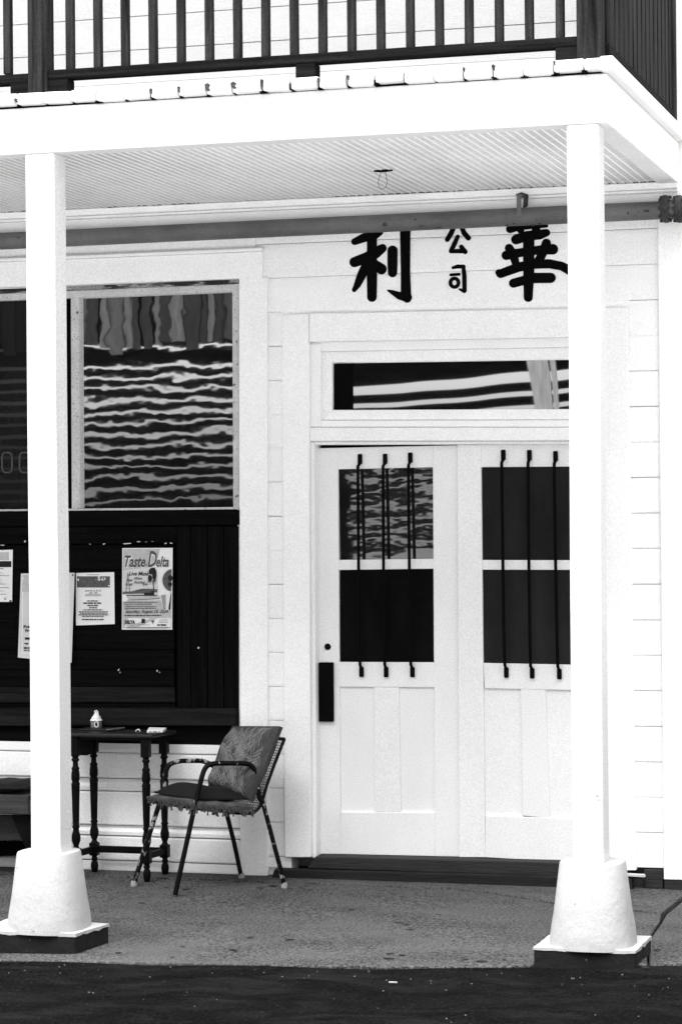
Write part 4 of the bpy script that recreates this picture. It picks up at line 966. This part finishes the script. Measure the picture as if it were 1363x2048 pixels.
rb = onz(277, 1464, ztop)
RB = thing('paper_curl', 'tiny white curl of ribbon on the table near the packet', 'ribbon', rb)
G().tube(smooth_path([rb+Vector((-.015, 0, .003)), rb+Vector((-.004, -.004, .012)), rb+Vector((.006, -.006, .012)), rb+Vector((.011, -.004, .003))]), .003, 5).build('curl', M_PAPER, RB)

# ================================================================== BENCH at the left edge
BY0, BY1 = -.42, -.08
BE = thing('wooden_bench', 'low timber bench with trestle legs partly behind the porch post', 'bench', (-1.9, -.25, -.03))
zs1, zs0 = at(30, 1590, BY0).z, at(30, 1629, BY0).z
G().box(-2.7, -1.515, BY0, BY0+.035, zs0, zs1).build('apron', M_BENCH, BE, bevel=.004)
G().box(-2.7, -1.50, BY0+.036, BY1, zs1-.03, zs1).build('seat', M_BENCH, BE, bevel=.004)
g = G(); g.prism(pq([(22, 1630), (64, 1630), (84, 1716), (60, 1716)], BY0+.04), (0, .05, 0)); g.build('leg', M_TABLE, BE, bevel=.003)
g = G(); g.prism(pq([(-60, 1630), (26, 1630), (48, 1681), (-60, 1681)], BY0+.10), (0, .02, 0)); g.build('shelf_panel', M_BENCH, BE, bevel=.003)
G().prism(pq([(-60, 1682), (62, 1682), (62, 1712), (-60, 1712)], BY0+.25), (0, .02, 0)).build('dark_backing', M_DARK, BE)  # dark sheet standing in for the black shade under the bench
CB2 = thing('bench_cushion', 'long black cushion lying on the timber bench', 'cushion', (-1.9, -.25, zs1))
zc1 = at(30, 1563, BY0).z
def bcu(u, v, top):
    e = (1-(2*u-1)**10)*(1-(2*v-1)**6); wv = .010*math.sin(u*21)+.006*math.sin(u*47)
    return (-2.7+1.16*u, BY0-.015+(BY1-BY0+.02)*v, (zs1+.001+(zc1-zs1)*.45) + (((zc1-zs1)*.45+wv)*e if top else -(zc1-zs1)*.45*e))
g = G(); nu, nv = 40, 10; g.grid(lambda u, v: bcu(u, v, 1), nu, nv); g.grid(lambda u, v: bcu(u, v, 0), nu, nv); o1 = (nu+1)*(nv+1)
ring = [i for i in range(nu+1)]+[nu+(nu+1)*j for j in range(1, nv+1)]+[nv*(nu+1)+i for i in range(nu-1, -1, -1)]+[(nu+1)*j for j in range(nv-1, 0, -1)]
for a, b in zip(ring, ring[1:]+ring[:1]): g.f.append((a, b, o1+b, o1+a))
g.build('cushion_cover', M_CLOTHB, CB2, smooth=True)

# ================================================================== LITTER
random.seed(11); g = G()
for k in range(90):
    x = random.uniform(-1.4, 2.3); y = -2.12-abs(random.gauss(0, .40))
    if y > edge_y(x)-.03 or y < -4: continue
    z = gz(x, max(y, -2.05))-.011-.020*min(1, max(0, -y-2.1))+.0035; r = random.uniform(.0012, .0042)
    ang = random.uniform(0, 3); d_ = Vector((math.cos(ang), math.sin(ang), 0))*r; e_ = Vector((-math.sin(ang), math.cos(ang), 0))*r*random.uniform(.3, .8)
    c = Vector((x, y, z)); g.prism([c-d_-e_, c+d_-e_*.6, c+d_*.7+e_, c-d_*.8+e_], (0, 0, .003))
for k in range(26):
    x = random.uniform(-1.0, 1.9); y = random.uniform(-2.1, -.2); z = gz(x, y)+.0005; r = random.uniform(.0015, .004)
    c = Vector((x, y, z)); g.prism([c+Vector((-r, -r*.5, 0)), c+Vector((r, -r*.6, 0)), c+Vector((r*.6, r*.5, 0)), c+Vector((-r*.8, r*.5, 0))], (0, 0, .002))
kind(g.build('litter', M_CHIP), 'stuff')
g = G()
for k in range(46):                             # flat dry leaves and scuffs on the slabs
    x = random.uniform(-1.0, 1.9); y = random.uniform(-2.12, -.25); z = gz(x, y)+.0012; r = random.uniform(.006, .024); a0 = random.uniform(-.5, .5)
    g.prism([Vector((x+r*math.cos(a+a0)*(1+.3*math.sin(3*a)), y+r*.55*math.sin(a+a0), z)) for a in [q*math.pi/4 for q in range(8)]], (0, 0, .0015))
kind(g.build('leaf_litter', mat('dry leaf', .012, .9, .5, 40), None), 'stuff')
c = onz(785, 1968, -.028)
CG = G(); CG.tube([c+Vector((-.016, 0, .006)), c+Vector((.017, .003, .006))], .0038, 8); tag(CG.build('cigarette_butt', M_P2), 'white cigarette butt lying on the asphalt below the doors', 'cigarette butt')

# ================================================================== ACROSS THE STREET (seen mirrored in the old glass)
SC = thing('timber_screen', 'dark slatted timber building front across the street reflected in the windows', 'building', (-6, -22, -.05))
def sl(x0, x1, z0, z1, name, y0=-22.0, d=.04): return G().box(x0, x1, y0-d, y0, z0, z1).build(name, M_SLAT, SC)
z = .25
while z < 3.98:
    h = random.uniform(.104, .130); sl(-15, -6.6, z, z+h, 'slat', -22+random.uniform(-.01, .01)); z += .165
z = .30
while z < 3.60:                                 # the right bay has sagged out of level
    G().prism([(-6.4, -22.04, z-.20), (4, -22.04, z+.35), (4, -22.04, z+.468), (-6.4, -22.04, z-.082)], (0, .04, 0)).build('slat', M_SLAT, SC); z += .182
G().prism([(-6.4, -22.05, 3.62), (4, -22.05, 4.24), (4, -22.05, 4.6), (-6.4, -22.05, 4.6)], (0, .05, 0)).build('header_board', M_SLAT, SC)
sl(-6.75, -6.35, -.05, 4.05, 'screen_post', -21.95)
M_PALE = mat('pale weathered post', .30, .8, .3, 5, (9, 9, .6))
px = -3.49
G().prism([(px-.26, -21.93, 4.05), (px+.02, -21.93, 4.05), (px+.20, -21.93, 2.2), (px-.08, -21.93, 2.2)], (0, .06, 0)).build('leaning_post', M_PALE, SC)
G().prism([(px+.05, -21.93, 4.05), (px+.14, -21.93, 4.05), (px+.32, -21.93, 2.2), (px+.23, -21.93, 2.2)], (0, .06, 0)).build('leaning_post', M_PALE, SC)
sl(-15, 4, 4.05, 4.30, 'beam', -21.99)
sl(-15, 4, 4.34, 4.42, 'beam', -21.99)
for x in (-14.6, -12.4, 3.4): sl(x, x+.12, -.05, 4.05, 'screen_post', -21.94)
x = -15
tones = [mat('curtain grey %d' % i, c_, .9, .3, 6, (3, 3, .6)) for i, c_ in enumerate((.025, .045, .075, .11))]
while x < 4:
    w = random.uniform(.05, .22); G().box(x, x+w, -21.97, -21.94, 4.44-random.uniform(0, .24), 5.75).build('upright', random.choice(tones), SC); x += w+random.choice((.008, .02, .03, .06))
G().box(-15, 4, -22.3, -22.26, 4.43, 5.75).build('dark_backing', M_SLAT, SC)
sl(-15, 4, 5.75, 6.0, 'beam', -21.99)
